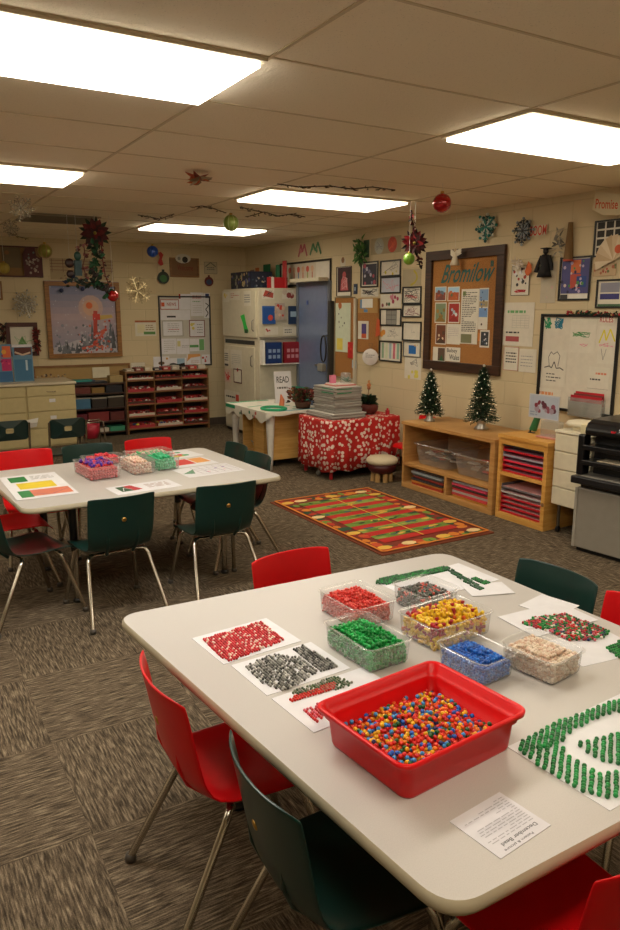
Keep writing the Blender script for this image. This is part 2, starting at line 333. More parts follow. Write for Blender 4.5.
# ------------------------------------------------------------------ school chairs (face +Y)
def shell_rows(s=1.0):
    prof = [(-.236, .680, .170), (-.2355, .677, .175), (-.232, .664, .178), (-.219, .60, .177), (-.205, .52, .177), (-.190, .445, .176), (-.165, .395, .168), (-.12, .368, .172), (-.05, .358, .180), (.05, .358, .188), (.13, .362, .192), (.19, .358, .190), (.225, .338, .175)]
    rows = []; n = 14
    for k, (y, z, w) in enumerate(prof):
        row = []
        for j in range(n+1):
            a = -1+2*j/n; e = abs(a)
            back = k <= 5; cur = .040*e**2.2 if back else .012*e**3; zz = z+(.018*e**3 if 6 <= k <= 11 else 0); yy = y+(cur if back else 0)
            if k == 0: zz -= .008*e**10
            if k == 6: yy += .03*e**3; zz += .01*e**3
            row.append((a*w, yy, zz))
        rows.append(row)
    return rows
def make_chair(colm, label):
    t = thing('school_chair', (0, 0, 0), 0, label, 'chair')
    b = MB(); b.loft(shell_rows(), colm, True, closed=False); b.build('seat_shell', t, solid=.007, sub=1)
    for sx in (-1, 1): b = MB(); b.tube([(sx*.085, -.194, .51), (sx*.08, -.185, .455), (sx*.075, -.160, .40), (sx*.07, -.115, .355)], [.003, .009, .010, .009], colm); b.build('rib', t)
    b = MB(); b.lathe([(0, .004), (.010, .003), (.013, 0), (.013, -.002)], GOLD, seg=14); bt = b.build('rivet', t, (0, -.214, .555)); bt.rotation_euler = (PI/2+.2, 0, 0)
    bt['label'] = 'brass coloured rivet'
    for yy in (-.07, .12): b = MB(); b.tube([(-.15, yy, .346), (.15, yy, .346)], .009, CHROME); b.build('crossbar', t)
    for sx in (-1, 1):
        for y0, y1 in ((-.07, -.255), (.12, .225)):
            g = MB(); g.tube([(sx*.13, y0, .345), (sx*.150, y0+.05*(y1-y0), .341), (sx*.163, y0+.14*(y1-y0), .318), (sx*.205, y1, .015)], .0115, CHROME, 10); lg = g.build('leg', t)
            g = MB(); g.lathe([(0, 0), (.016, 0), (.017, .012), (.014, .024), (0, .026)], M('#55504a', .5, .5), (sx*.206, y1, 0), 12); g.build('glide', lg)
    return t
PROTO = {}
def chair(col, x, y, rz, label, group):
    if col not in PROTO: t = PROTO[col] = make_chair(REDP if col == 'red' else GRNP, label)
    else: t = copy_tree(PROTO[col])
    t.location = (x, y, 0); t.rotation_euler = (0, 0, math.radians(rz)); tag(t, label, 'chair', group); return t
g1, g2 = 'chairs around the near table', 'chairs around the farther table'
chair('red', .76, 1.69, -92, 'red plastic school chair on the left side of the near table', g1)
chair('green', .80, 1.20, -93, 'dark green plastic school chair tucked under the near table\'s left side', g1)
chair('red', 1.33, 2.17, 183, 'red plastic school chair behind the far edge of the near table', g1)
chair('green', 1.86, 1.71, 92, 'dark green plastic school chair on the right side of the near table', g1)
chair('red', 1.86, 1.33, 90, 'red plastic school chair cut by the right edge of the photo', g1)
chair('red', 1.11, .865, 2, 'red plastic school chair at the bottom right, under the near table\'s front edge', g1)
chair('green', 1.02, 3.80, 3, 'dark green chair seen from behind at the farther table, left of two', g2)
chair('green', 1.61, 3.78, -2, 'dark green chair seen from behind at the farther table, right of two', g2)
chair('green', .60, 3.99, -75, 'dark green chair seen from its side at the farther table\'s left end', g2)
chair('red', .60, 4.50, -88, 'red chair half hidden at the farther table\'s left end', g2)
chair('green', 1.92, 4.22, 92, 'dark green chair at the farther table\'s right end, nearer of two', g2)
chair('green', 1.95, 4.62, 90, 'dark green chair at the farther table\'s right end, farther of two', g2)
chair('red', .83, 4.94, 180, 'red chair behind the farther table, cut by the photo\'s left edge', g2)
chair('green', 1.25, 4.95, 181, 'dark green chair behind the farther table, between two red chairs', g2)
chair('red', 1.69, 4.96, 181, 'red chair behind the farther table, beyond the green tub', g2)
# ------------------------------------------------------------------ beads and tubs
def blob_tpl(kind):
    if kind == 'bead':    # barrel pony bead
        prof = [(0, -.42), (.34, -.42), (.5, -.15), (.5, .15), (.34, .42), (0, .42)]; seg = 7
    else:                 # little peg / person counter
        prof = [(0, -.75), (.45, -.75), (.38, -.3), (.22, -.1), (.42, .15), (.36, .55), (0, .6)]; seg = 6
    v = []; f = []
    for r, z in prof[1:-1]: v += [(r*math.cos(2*PI*i/seg), r*math.sin(2*PI*i/seg), z) for i in range(seg)]
    n = len(prof)-2
    for i in range(n-1):
        for j in range(seg): k = (j+1) % seg; f.append((i*seg+j, i*seg+k, (i+1)*seg+k, (i+1)*seg+j))
    f.append(tuple(range(seg))[::-1]); f.append(tuple((n-1)*seg+j for j in range(seg))); return v, f
TPL = {k: blob_tpl(k) for k in ('bead', 'peg')}
def put_beads(mb, pts, d, ms, kind, rnd, upright=False, wts=None):
    v, f = TPL[kind]
    for p in pts:
        E = Matrix.Rotation(rnd.uniform(0, 2*PI), 3, 'Z')
        if not upright: E = Matrix.Rotation(rnd.uniform(0, PI), 3, 'X') @ E
        m = rnd.choices(ms, wts)[0]; p = Vector(p); mb.add([p+(E @ Vector(q))*d for q in v], f, m, True)
def tub(cx, cy, w, l, rz, h, fill, d, ms, kind, lab, beadlab, seed, wts=None, zb=TZ, grp='clear tubs of beads on the near table', bgrp='beads filling the clear tubs'):
    w *= 1.09; l *= 1.07; h += .006; fill += .006; rnd = random.Random(seed); b = MB(); rings = []
    for (k, z) in ((-.022, .0015), (-.016, 0.0015), (-.008, .004), (-.004, .010), (-.001, .6*h), (0, h-.004), (.006, h-.003), (.009, h-.005)):
        rings.append(rrect(w-.012+2*k, l-.012+2*k, .022+max(k, -.015), z))
    b.loft(rings, CLEAR, True, cap0=True)
    o = tag(b.build('plastic_tub', None, (cx, cy, zb), math.radians(rz)), lab, 'tub', grp)
    mb = MB(); pts = []; st = d*.93; W, L = w-.030-d, l-.030-d; lv = int(fill/(d*.85))+1
    for k in range(lv+2):
        z = .005+d*.45+k*d*.85; x = -W/2
        while x <= W/2:
            y = -L/2
            while y <= L/2:
                e = max(abs(x)/(W/2), abs(y)/(L/2)); top = fill+d*1.5*(1-e**2)
                if z < top and (e > .75 or z > top-2.2*d): pts.append((x+rnd.uniform(-.2, .2)*d, y+rnd.uniform(-.2, .2)*d, z+rnd.uniform(-.15, .15)*d))
                y += st
            x += st
    put_beads(mb, pts, d, ms, kind, rnd, wts=wts)
    tag(mb.build('beads', None, (cx, cy, zb), math.radians(rz)), beadlab, 'beads', bgrp, 'stuff')
def P_(h): return M(h, .28, 0, .5)
RD, OR, YL, GN, BL, LB, DG, WH, GY, PK, NV = P_('#c81e1e'), P_('#e0561c'), P_('#e8b21c'), P_('#17883a'), P_('#1b5fc0'), P_('#3b8fd0'), P_('#0e5a2c'), P_('#e6ded2'), P_('#6b6b66'), P_('#d96a7a'), P_('#1b2c66')
tub(1.157, 1.625, .150, .225, 2, .072, .052, .0125, [P_('#12983f'), P_('#0f7d34'), P_('#1fae52')], 'peg', 'clear plastic tub full of green counters', 'green counters piled in the clear tub beside the grey mosaic', 1)
tub(1.285, 1.865, .165, .205, 3, .072, .052, .0125, [P_('#d9352c'), P_('#c62a24'), P_('#e2574a')], 'peg', 'clear plastic tub full of red counters', 'red counters piled in the clear tub nearest the red chair back', 2)
tub(1.53, 1.815, .155, .165, 4, .070, .045, .0115, [P_('#64635f'), P_('#7c7a74'), P_('#d5584a'), P_('#35523f')], 'peg', 'clear plastic tub of grey and orange-red counters', 'grey and orange-red counters in the farthest clear tub', 3, wts=[5, 4, 2, 1])
tub(1.44, 1.61, .235, .168, 4, .075, .056, .0155, [P_('#efbc1e'), P_('#f0cc3a'), P_('#a81b2c'), P_('#d85a24')], 'peg', 'clear plastic tub of yellow and dark red counters', 'yellow and dark red counters in the middle clear tub', 4, wts=[5, 2, 3, 1])
tub(1.355, 1.385, .130, .175, 4, .068, .044, .0105, [P_('#1c62c4'), P_('#2a7ad8'), P_('#164da0')], 'bead', 'clear plastic tub of shiny blue beads', 'blue beads in the clear tub behind the red bin', 5)
tub(1.52, 1.30, .145, .175, 8, .068, .050, .0105, [P_('#e2cfb8'), P_('#ecdccb'), P_('#d8b8a0')], 'bead', 'clear plastic tub of pale cream beads', 'pale cream beads in the rightmost clear tub', 6)
# big red bin
bx, by, brz = .996, 1.184, math.radians(5)
b = MB(); RB = M('#d8080e', .33, 0, .28, 0)
def rr(w, d, r, z): return rrect(w*1.035, d*1.035, r*.8, z, 6)
b.loft([rr(.24, .18, .02, .002), rr(.312, .250, .03, .0), rr(.318, .256, .03, .007), rr(.330, .264, .03, .066), rr(.346, .278, .034, .070), rr(.350, .282, .034, .084), rr(.370, .298, .038, .086), rr(.373, .300, .038, .095), rr(.366, .293, .036, .098), rr(.352, .280, .034, .095), rr(.344, .272, .032, .080), rr(.326, .254, .028, .074), rr(.318, .246, .028, .068), rr(.306, .236, .026, .006), rr(.2, .15, .02, .005)], RB, True, True, True)
tag(b.build('storage_bin', None, (bx, by, TZ), brz), 'big red plastic bin of mixed beads on the near table', 'bin')
rnd = random.Random(11); pts = []; d = .0108
for k in range(3):
    x = -.150
    while x <= .150:
        y = -.114
        while y <= .114:
            hh = .040+.010*math.sin(x*14+1)*math.cos(y*12); z = hh-(2-k)*d*.8
            if not(k == 2 and rnd.random() < .25): (k == 2 or (abs(x) < .142 and abs(y) < .106)) and pts.append((x+rnd.uniform(-.3, .3)*d, y+rnd.uniform(-.3, .3)*d, max(.012, z+rnd.uniform(-.25, .25)*d)))
            y += d
        x += d
mb = MB(); put_beads(mb, pts, d, [RD, P_('#dd3a22'), YL, BL, LB, DG, OR, NV, P_('#e07c1a')], 'bead', rnd, wts=[6, 4, 5, 2, 3, 2, 3, 1, 2])
tag(mb.build('beads', None, (bx, by, TZ), brz), 'mixed red, yellow, blue and green beads in the red bin', 'beads', None, 'stuff')
# paper sheets lying on the near table
def inpoly(x, y, P):
    c = False
    for i in range(len(P)):
        a, q = P[i], P[i-1]
        if (a[1] > y) != (q[1] > y) and x < (q[0]-a[0])*(y-a[1])/(q[1]-a[1])+a[0]: c = not c
    return c
def sheet(x, y, w, h, rz, name, lab, cat='paper', group=None, art=None, z=TZ, base=PAPER, t=.0015):
    a = Art(w, h, (1, 0, 0), (0, 1, 0), t, base)
    if art: art(a)
    c = Vector((w/2, h/2, 0)); c.rotate(Matrix.Rotation(math.radians(rz), 3, 'Z'))
    return tag(a.build(name, None, (x-c.x, y-c.y, z), math.radians(rz)), lab, cat, group)
def mosaic(polys, lab, seed, z=TZ+.0015, group='bead mosaics on the near table', ang=0):   # polys: (pixel polygon, colours, bead size, pitch, density, weights)
    rnd = random.Random(seed); mb = MB(); c0 = onz(*polys[0][0][0], z)
    for poly, ms, d, st, dens, wts in polys:
        P = [onz(a, c, z) for a, c in poly]; ca, sa = math.cos(ang), math.sin(ang); P = [Vector((p.x*ca+p.y*sa, -p.x*sa+p.y*ca, z)) for p in P]; x0, x1 = min(p.x for p in P), max(p.x for p in P); y0, y1 = min(p.y for p in P), max(p.y for p in P)
        sx, sy = st if isinstance(st, tuple) else (st, st); PP = [(p.x, p.y) for p in P]; pts = []
        x = x0
        while x <= x1:
            y = y0
            while y <= y1:
                if inpoly(x, y, PP) and rnd.random() < dens: u_, v_ = x+rnd.uniform(-.12, .12)*d, y+rnd.uniform(-.12, .12)*d; pts.append((u_*ca-v_*sa-c0.x, u_*sa+v_*ca-c0.y, d*.42))
                y += sy
            x += sx
        put_beads(mb, pts, d, ms, 'bead', rnd, True, wts)
    return tag(mb.build('bead_mosaic', None, (c0.x, c0.y, z)), lab, 'bead mosaic', group, 'stuff')
sg = 'pattern sheets on the near table'
sheet(.895, 1.885, .265, .205, 4, 'pattern_sheet', 'white sheet under the red bead rectangle on the near table', group=sg)
mosaic([([(201, 640.5), (261, 622), (284, 641), (228, 663)], [P_('#c8202a'), P_('#d8323a'), P_('#e8d8c8'), P_('#b0141e')], .0078, .0082, 1, [6, 4, 3, 3])], 'red bead rectangle glued to a white sheet, left end of the table', 21)
sheet(.925, 1.665, .27, .200, 3, 'pattern_sheet', 'white sheet under the grey bead field on the near table', group=sg)
mosaic([([(243, 668), (272, 655), (300, 658), (318, 673), (285, 692), (262, 684)], [GY, P_('#3a3a38'), P_('#9a9a94'), P_('#c8c6c0')], .0078, .0086, .88, [4, 3, 4, 2]), ([(292, 651), (303, 646), (340, 667), (322, 673)], [GY, P_('#3a3a38'), P_('#9a9a94')], .0078, .0084, .95, None)], 'grey and black bead field on a white sheet beside the green tub', 22)
sheet(.955, 1.455, .30, .19, 4, 'pattern_sheet', 'white sheet half under the red bin with green and red beads', group=sg)
mosaic([([(290, 697), (293, 692), (335, 677), (354, 684), (345, 689)], [P_('#6d7a5a'), P_('#8a8a7c'), P_('#3f5a3a')], .0075, .008, .9, None), ([(291, 704), (290, 699), (334, 683), (337, 688)], [RD, P_('#d23a2a')], .0075, .0078, 1, None), ([(303, 711), (320, 704), (330, 712), (316, 725)], [RD, PK], .0075, .0085, .8, None)], 'narrow green and red bead bands beside the red bin', 23)
sheet(1.72, 1.965, .40, .215, 2, 'pattern_sheet', 'white sheet under a green bead tree at the table\'s far end', group=sg)
mosaic([([(374, 584), (380, 579), (445, 567), (450, 569), (445, 572), (390, 585)], [DG, GN, P_('#2f5a3c')], .0085, .0088, 1, None), ([(445, 570), (452, 570), (486, 590), (478, 591)], [DG, P_('#3c5a48')], .0085, .009, .9, None), ([(470, 579), (476, 578), (492, 584), (484, 586)], [DG, GN], .0085, .009, 1, None)], 'green bead tree outline on the sheet at the far end', 24)
sheet(1.815, 1.815, .16, .11, -20, 'pattern_sheet', 'small white sheet near the far right corner of the near table', group=sg, z=TZ+.002)
sheet(1.80, 1.525, .27, .17, -3, 'pattern_sheet', 'white sheet under the mixed red and green bead field', group=sg, z=TZ+.0018)
sheet(1.89, 1.60, .15, .14, 12, 'pattern_sheet', 'blank white sheet behind the mixed red and green bead field', group=sg)
mosaic([([(520, 624), (535, 618), (565, 614), (610, 632), (600, 641), (570, 641), (548, 632)], [RD, GN, DG, PK, WH, NV, P_('#a0283c')], .0088, .0095, .95, [4, 4, 3, 2, 2, 1, 3])], 'mixed red and green bead field right of the cream tub', 25, z=TZ+.0034)
sheet(1.76, 1.315, .24, .17, -8, 'pattern_sheet', 'white sheet with a few green beads at the right edge', group=sg)
mosaic([([(605, 648), (622, 641), (640, 652), (620, 660)], [GN, DG], .0088, .0095, 1, None)], 'few green beads on the sheet at the right edge', 26)
sheet(1.42, .955, .50, .265, 3, 'laminated_sheet', 'laminated white sheet under the big green bead tree', 'paper', None, base=M('#dcdce0', .35, 0, .5, 0))
GR = [P_('#11803a'), P_('#0d6a30'), P_('#1a9a4a')]
mosaic([([(516, 752), (522, 742), (560, 722), (611, 703), (640, 700), (640, 713), (612, 713), (572, 731), (560, 745), (535, 752)], GR, .0105, (.0104, .0122), 1, None),
        ([(517, 752), (560, 742), (566, 756), (600, 775), (640, 770), (640, 800), (590, 797), (560, 780), (535, 764)], GR, .0105, (.0102, .0160), 1, None),
        ([(576, 745), (640, 728), (640, 768), (612, 766), (590, 756)], GR, .0105, (.0102, .0160), 1, None)], 'big green bead tree pointing left on the laminated sheet', 27, ang=math.radians(37))
def note(a):
    d = M('#5a5a60', .7); a.text('December Bead', .12, .80, .80, .87, d); a.text('Pattern & picture', .30, .90, .85, .96, d); a.lines(.08, .1, .92, .76, 13, M('#a9a9ae', .7), .3, 3)
sheet(.962, .895, .150, .125, -174, 'printed_note', 'small printed instruction note on the near corner of the table', 'note', art=note, base=M('#d8d6dc', .7))
# farther table
def t2art(k):
    def f(a):
        if k == 0:
            a.rect(.12, .70, .42, .93, M('#1f7a3a')); a.lines(.5, .75, .9, .92, 3, GY, .3); a.rect(.18, .38, .80, .64, M('#e0c62a')); a.border(.001, PAPER, .0016)
            a.rect(.10, .06, .30, .32, M('#2c8044')); a.rect(.30, .08, .95, .32, M('#d4785a')); a.line([(.3, .2), (.6, .1), (.92, .25)], .004, M('#7a5a8a'))
        if k == 1: a.rect(.12, .25, .38, .85, M('#1d4a2a')); a.poly([(.3, .25), (.44, .3), (.36, .9), (.24, .85)], M('#b2202a')); a.line([(.15, .3), (.22, .7), (.3, .4)], .004, PAPER); a.lines(.55, .3, .9, .8, 4, M('#b09a96'), .5)
        if k == 2: a.rect(.05, .2, .3, .9, M('#d8502a')); a.rect(.3, .25, .65, .95, M('#c8281c')); a.rect(.68, .3, .95, .95, M('#e29a4a'))
        if k == 3: a.poly([(.02, .4), (.3, .75), (.2, .3)], M('#5a8a6a')); a.grid(.3, .15, .95, .9, 5, 4, .003, M('#9a8a98')); a.blobs(.35, .3, .85, .7, 8, [PK, M('#8a7ab8')], .03, 4)
        if k == 4: a.blobs(.1, .1, .9, .9, 14, [M('#2e9a62'), M('#c82c2c'), M('#e0c62a')], .08, 6)
    return f
s2 = 'worksheets on the farther table'
sheet(.75, 4.31, .32, .62, 0, 'worksheet', 'worksheet with a yellow block and green patch, left end of the farther table', 'worksheet', s2, t2art(0))
sheet(1.26, 3.96, .38, .20, 5, 'worksheet', 'worksheet with a dark green and red corner at the front edge', 'worksheet', s2, t2art(1))
sheet(1.70, 4.47, .38, .24, 5, 'worksheet', 'worksheet with red and orange blocks on the farther table', 'worksheet', s2, t2art(2))
sheet(1.75, 4.19, .38, .26, 4, 'worksheet', 'worksheet with a pale puzzle grid near the right end', 'worksheet', s2, t2art(3))
sheet(1.70, 4.75, .40, .24, 8, 'worksheet', 'crumpled patterned worksheet behind the tubs', 'worksheet', s2, t2art(4))
k2 = 'clear tubs on the farther table'; kb = 'beads in the tubs on the farther table'
tub(1.115, 4.40, .19, .30, 4, .08, .055, .018, [P_('#c8303a'), P_('#d84048')], 'bead', 'clear tub of red beads topped with purple ones', 'red beads in the tub at the left of the farther table', 41, grp=k2, bgrp=kb)
rnd = random.Random(4); mb = MB(); put_beads(mb, [(rnd.uniform(-.07, .07), rnd.uniform(-.11, .11), .082+rnd.uniform(-.006, .006)) for _ in range(90)], .018, [P_('#5a2e9a'), P_('#4530a8'), P_('#8a2e6a')], 'bead', rnd)
tag(mb.build('beads', None, (1.115, 4.40, TZ), .07), 'purple beads heaped on top of the red ones', 'beads', kb, 'stuff')
tub(1.36, 4.40, .15, .26, 4, .075, .055, .018, [P_('#e0c0a8'), P_('#ecd8c8'), P_('#d8a898')], 'bead', 'clear tub of pale pink beads in the row on the farther table', 'pale pink beads in the middle tub of the farther table', 42, grp=k2, bgrp=kb)
tub(1.53, 4.44, .15, .26, 4, .075, .05, .018, [P_('#2fae72'), P_('#3fc088')], 'bead', 'clear tub of mint green beads on the farther table', 'mint green beads in the rightmost tub of the farther table', 43, grp=k2, bgrp=kb)
tub(1.24, 4.72, .24, .16, 4, .05, .03, .018, [P_('#d83040')], 'bead', 'low clear tub of red beads behind the others', 'red beads in the low tub at the back', 44, grp=k2, bgrp=kb)
tub(1.55, 4.74, .28, .18, 6, .05, .02, .018, [P_('#5fae72'), P_('#d8b0a0')], 'bead', 'wide low clear tub with green and pink bits', 'green and pink bits in the wide low tub', 45, grp=k2, bgrp=kb)
# ------------------------------------------------------------------ rug
rx0, rx1, ry0, ry1 = 2.79, 3.80, 3.76, 5.36
a = Art(rx1-rx0, ry1-ry0, (1, 0, 0), (0, 1, 0), .008, M('#7a3a1e', .95)); OL = [M(h, .95) for h in ('#b8321c', '#6f8a34', '#d07a26', '#dcae48', '#2c4a30', '#c24a24', '#8a9a48', '#e6c890', '#3a5a6a')]
a.rect(.03, .02, .97, .98, M('#7a2c18', .95)); rnd = random.Random(3)
for i in range(110):      # leaves, gourds and pumpkins printed round the border
    e = i/110*4; s_ = e % 1; u, v = ((s_, .06), (.91, s_), (1-s_, .94), (.09, 1-s_))[int(e)]; u += rnd.uniform(-.04, .04); v += rnd.uniform(-.02, .02)
    a.disc(min(.92, max(.08, u)), min(.95, max(.05, v)), rnd.uniform(.025, .055), OL[rnd.choice([0, 2, 4, 2, 5, 1, 4, 0])], 7, rnd.uniform(.014, .032))
for i in range(13): e = i/13*4; s_ = e % 1; u, v = ((s_, .07), (.90, s_), (1-s_, .93), (.10, 1-s_))[int(e)]; a.disc(min(.9, max(.1, u)), min(.94, max(.06, v)), .06, OL[(3, 7)[i % 2]], 9, .024)
for i in range(7):
    v = .12+i*.108; a.poly([(.16, v), (.84, v+.012), (.84, v+.066), (.16, v+.054)], M('#b3241a', .95)); a.poly([(.16, v+.054), (.84, v+.066), (.84, v+.122), (.16, v+.110)], OL[(1, 6)[i % 2]])
for i in range(150):
    q_ = rnd.random(); k_ = rnd.randrange(7); v = .12+k_*.108+.085+rnd.uniform(-.02, .02); a.disc(rnd.uniform(.18, .82), v, rnd.uniform(.02, .06), OL[rnd.choice([1, 6, 4, 8, 6, 1, 3])], 6, rnd.uniform(.006, .014))
a.line([(.5, .12), (.5, .9)], .012, OL[3]); a.line([(.03, .02), (.97, .02), (.97, .98), (.03, .98), (.03, .02)], .02, OL[2])
tag(a.build('area_rug', None, (rx0, ry0, 0)), 'colourful striped harvest rug on the carpet before the shelves', 'rug')
# ------------------------------------------------------------------ oak cubby shelf with trees
def Bx(name, a, b, m, parent, bev=.002): q = MB(); q.box(a, b, m); return q.build(name, parent, bev=bev)
sx0, sx1, sy0, sy1, sh = 4.12, 4.655, 4.12, 5.28, .61
t = thing('cubby_shelf', (sx0, sy0, 0), 0, 'oak cubby shelf with two small Christmas trees on top', 'shelf'); W, L = sx1-sx0, sy1-sy0
Bx('top_board', (-.012, -.01, sh-.028), (W, L+.012, sh), OAK, t); Bx('side_panel', (0, 0, 0), (W, .05, sh-.028), OAK, t); Bx('side_panel', (0, L-.025, 0), (W, L, sh-.028), OAK, t)
Bx('back_panel', (W-.012, .05, .03), (W, L-.025, sh-.028), OAK, t); Bx('middle_shelf', (.0, .05, .205), (W-.012, L-.025, .232), OAK, t); Bx('bottom_board', (0, .05, 0), (W-.012, L-.025, .045), OAK, t)
Bx('divider', (0, .545, .045), (W-.012, .575, .205), OAK, t)
# pine shelf
px0, px1, py0, py1, ph = 4.13, 4.60, 3.605, 4.09, .665
t = thing('cubby_shelf', (px0, py0, 0), 0, 'narrow pine shelf stacked with red trays, right of the oak shelf', 'shelf'); w2, l2 = px1-px0, py1-py0
Bx('top_board', (-.008, -.006, ph-.03), (w2, l2+.004, ph), PINE, t); Bx('side_panel', (0, 0, 0), (w2, .035, ph-.03), PINE, t); Bx('side_panel', (0, l2-.03, 0), (w2, l2, ph-.03), PINE, t)
Bx('back_panel', (w2-.01, .035, .03), (w2, l2-.03, ph-.03), PINE, t); Bx('middle_shelf', (0, .035, .345), (w2-.01, l2-.03, .372), PINE, t); Bx('bottom_board', (0, .035, 0), (w2-.01, l2-.03, .05), PINE, t)
Bx('top_rail', (0, .035, ph-.075), (.02, l2-.03, ph-.03), PINE, t)
q = MB(); q.lathe([(0, .006), (.012, .005), (.014, 0)], MIDW, seg=12); kn = q.build('knob', t, (0, .017, .20)); kn.rotation_euler = (0, -PI/2, 0)
ORD = ['lowest', 'second from the bottom', 'third from the bottom', 'fourth from the bottom', 'fifth from the bottom', 'sixth from the bottom', 'topmost']
def tray(x, y, z, w, l, h, m, lab, grp, filler=None):   # open letter tray, mouth towards -X
    t = thing('letter_tray', (x, y, z), 0, lab, 'tray', grp)
    b = MB(); b.box((0, 0, 0), (w, l, .004), m); b.box((0, 0, .004), (w, .005, h), m); b.box((0, l-.005, .004), (w, l, h), m); b.box((w-.005, .005, .004), (w, l-.005, h), m); b.box((-.003, 0, 0), (.0, l, h*.45), m); b.build('tray', t)
    if filler: Bx('paper_stack', (.006, .01, .005), (w-.02, l-.01, (.006+h*.22)), filler, t, 0)
RT, DT, PT = M('#c4182c', .35, coat=.3), M('#2a2a34', .4), M('#a09aa8', .4)
for i, m in enumerate([RT, RT, M('#e0304a', .35), PT, RT, DT]):
    tray(px0+.02, py0+.04, .375+.040*i, .36, l2-.075, .032, m, 'tray in the pine shelf\'s upper bay, '+ORD[i], 'trays in the pine shelf', M('#c8889a', .6) if i < 5 else None)
for i, m in enumerate([RT, RT, RT, RT, M('#b8b4b4', .4), M('#6f6a70', .5)]):
    tray(px0+.02, py0+.04, .055+.038*i, .36, l2-.075, .030, m, 'tray in the pine shelf\'s lower bay, '+ORD[i], 'trays in the pine shelf', M('#e0a8a8', .6))
def folder(x, y, z, w, l, h, m, rz, lab, grp):
    b = MB(); b.box((-w/2, -l/2, 0), (w/2, l/2, h*.42), m); b.box((-w/2+.004, -l/2+.003, h*.42), (w/2-.002, l/2-.003, h*.62), M('#b8a89a', .7)); b.box((-w/2, -l/2, h*.62), (w/2, l/2, h), m)
    tag(b.build('folder', None, (x, y, z), rz), lab, 'folder', grp)
rnd = random.Random(9)
cl = ['#c02a22', '#d8862e', '#2e3238', '#b83a2a', '#4a4a4c', '#a8b4b8', '#3a2a28']; cr = ['#d8a23a', '#e0484a', '#c4b8b0', '#d22c3a', '#3a3030', '#e8486a', '#b8c0c4']
nm = {'#c02a22': 'red', '#d8862e': 'orange', '#2e3238': 'charcoal', '#b83a2a': 'brick red', '#4a4a4c': 'dark grey', '#a8b4b8': 'pale grey', '#3a2a28': 'dark brown', '#d8a23a': 'yellow', '#e0484a': 'coral', '#c4b8b0': 'beige', '#d22c3a': 'crimson', '#3a3030': 'blackish', '#e8486a': 'pink', '#b8c0c4': 'silver grey'}
for side, cols, yc in (('left', cl, sy0+.835), ('right', cr, sy0+.29)):
    for i, c in enumerate(cols):
        folder(sx0+.20+rnd.uniform(-.012, .012), yc, .047+i*.0205, .34, .42, .0165, M(c, .45), rnd.uniform(-.03, .03), f'{nm[c]} folder in the oak shelf\'s lower {side} bay', 'folders in the oak shelf')
def clearbin(yc, w, l, h, m, lab, junk, seed):
    b = MB(); rings = [rrect(w*.84+k, l*.86+k, .03, z) for k, z in ((-.06, .002), (-.01, .003), (0, .012), (.035, h*.6), (.05, h-.01), (.075, h-.008), (.078, h-.018))]
    b.loft(rings, m, True, cap0=True); tag(b.build('plastic_bin', None, (sx0+.25, yc, .234)), lab, 'bin', 'see-through bins in the oak shelf')
    rnd = random.Random(seed); b = MB()
    for i in range(16):
        x, y, z = rnd.uniform(-w*.3, w*.3), rnd.uniform(-l*.3, l*.3), .02+rnd.random()*h*.35; T = Matrix.Translation((x, y, z+.02)) @ Matrix.Rotation(rnd.uniform(0, PI), 4, 'Z') @ Matrix.Rotation(rnd.uniform(-.3, .3), 4, 'X')
        b.box((-.05, -.03, -.006), (.05, .03, .006), M(rnd.choice(junk), .6), T)
    tag(b.build('bin_contents', None, (sx0+.25, yc, .240)), 'loose things inside the '+lab, 'contents', None, 'stuff')
clearbin(sy0+.83, .42, .44, .20, M('#6f6a62', .3) if False else CLEAR, 'see-through bin in the oak shelf\'s upper left', ['#3a3430', '#a83a30', '#6f6860', '#d0c8bc'], 1)
clearbin(sy0+.31, .42, .44, .19, CLEAR, 'see-through bin of paper scraps in the oak shelf\'s upper right', ['#c9b49a', '#d8cfc0', '#a8744a', '#c84a3a', '#e4ddd0'], 2)
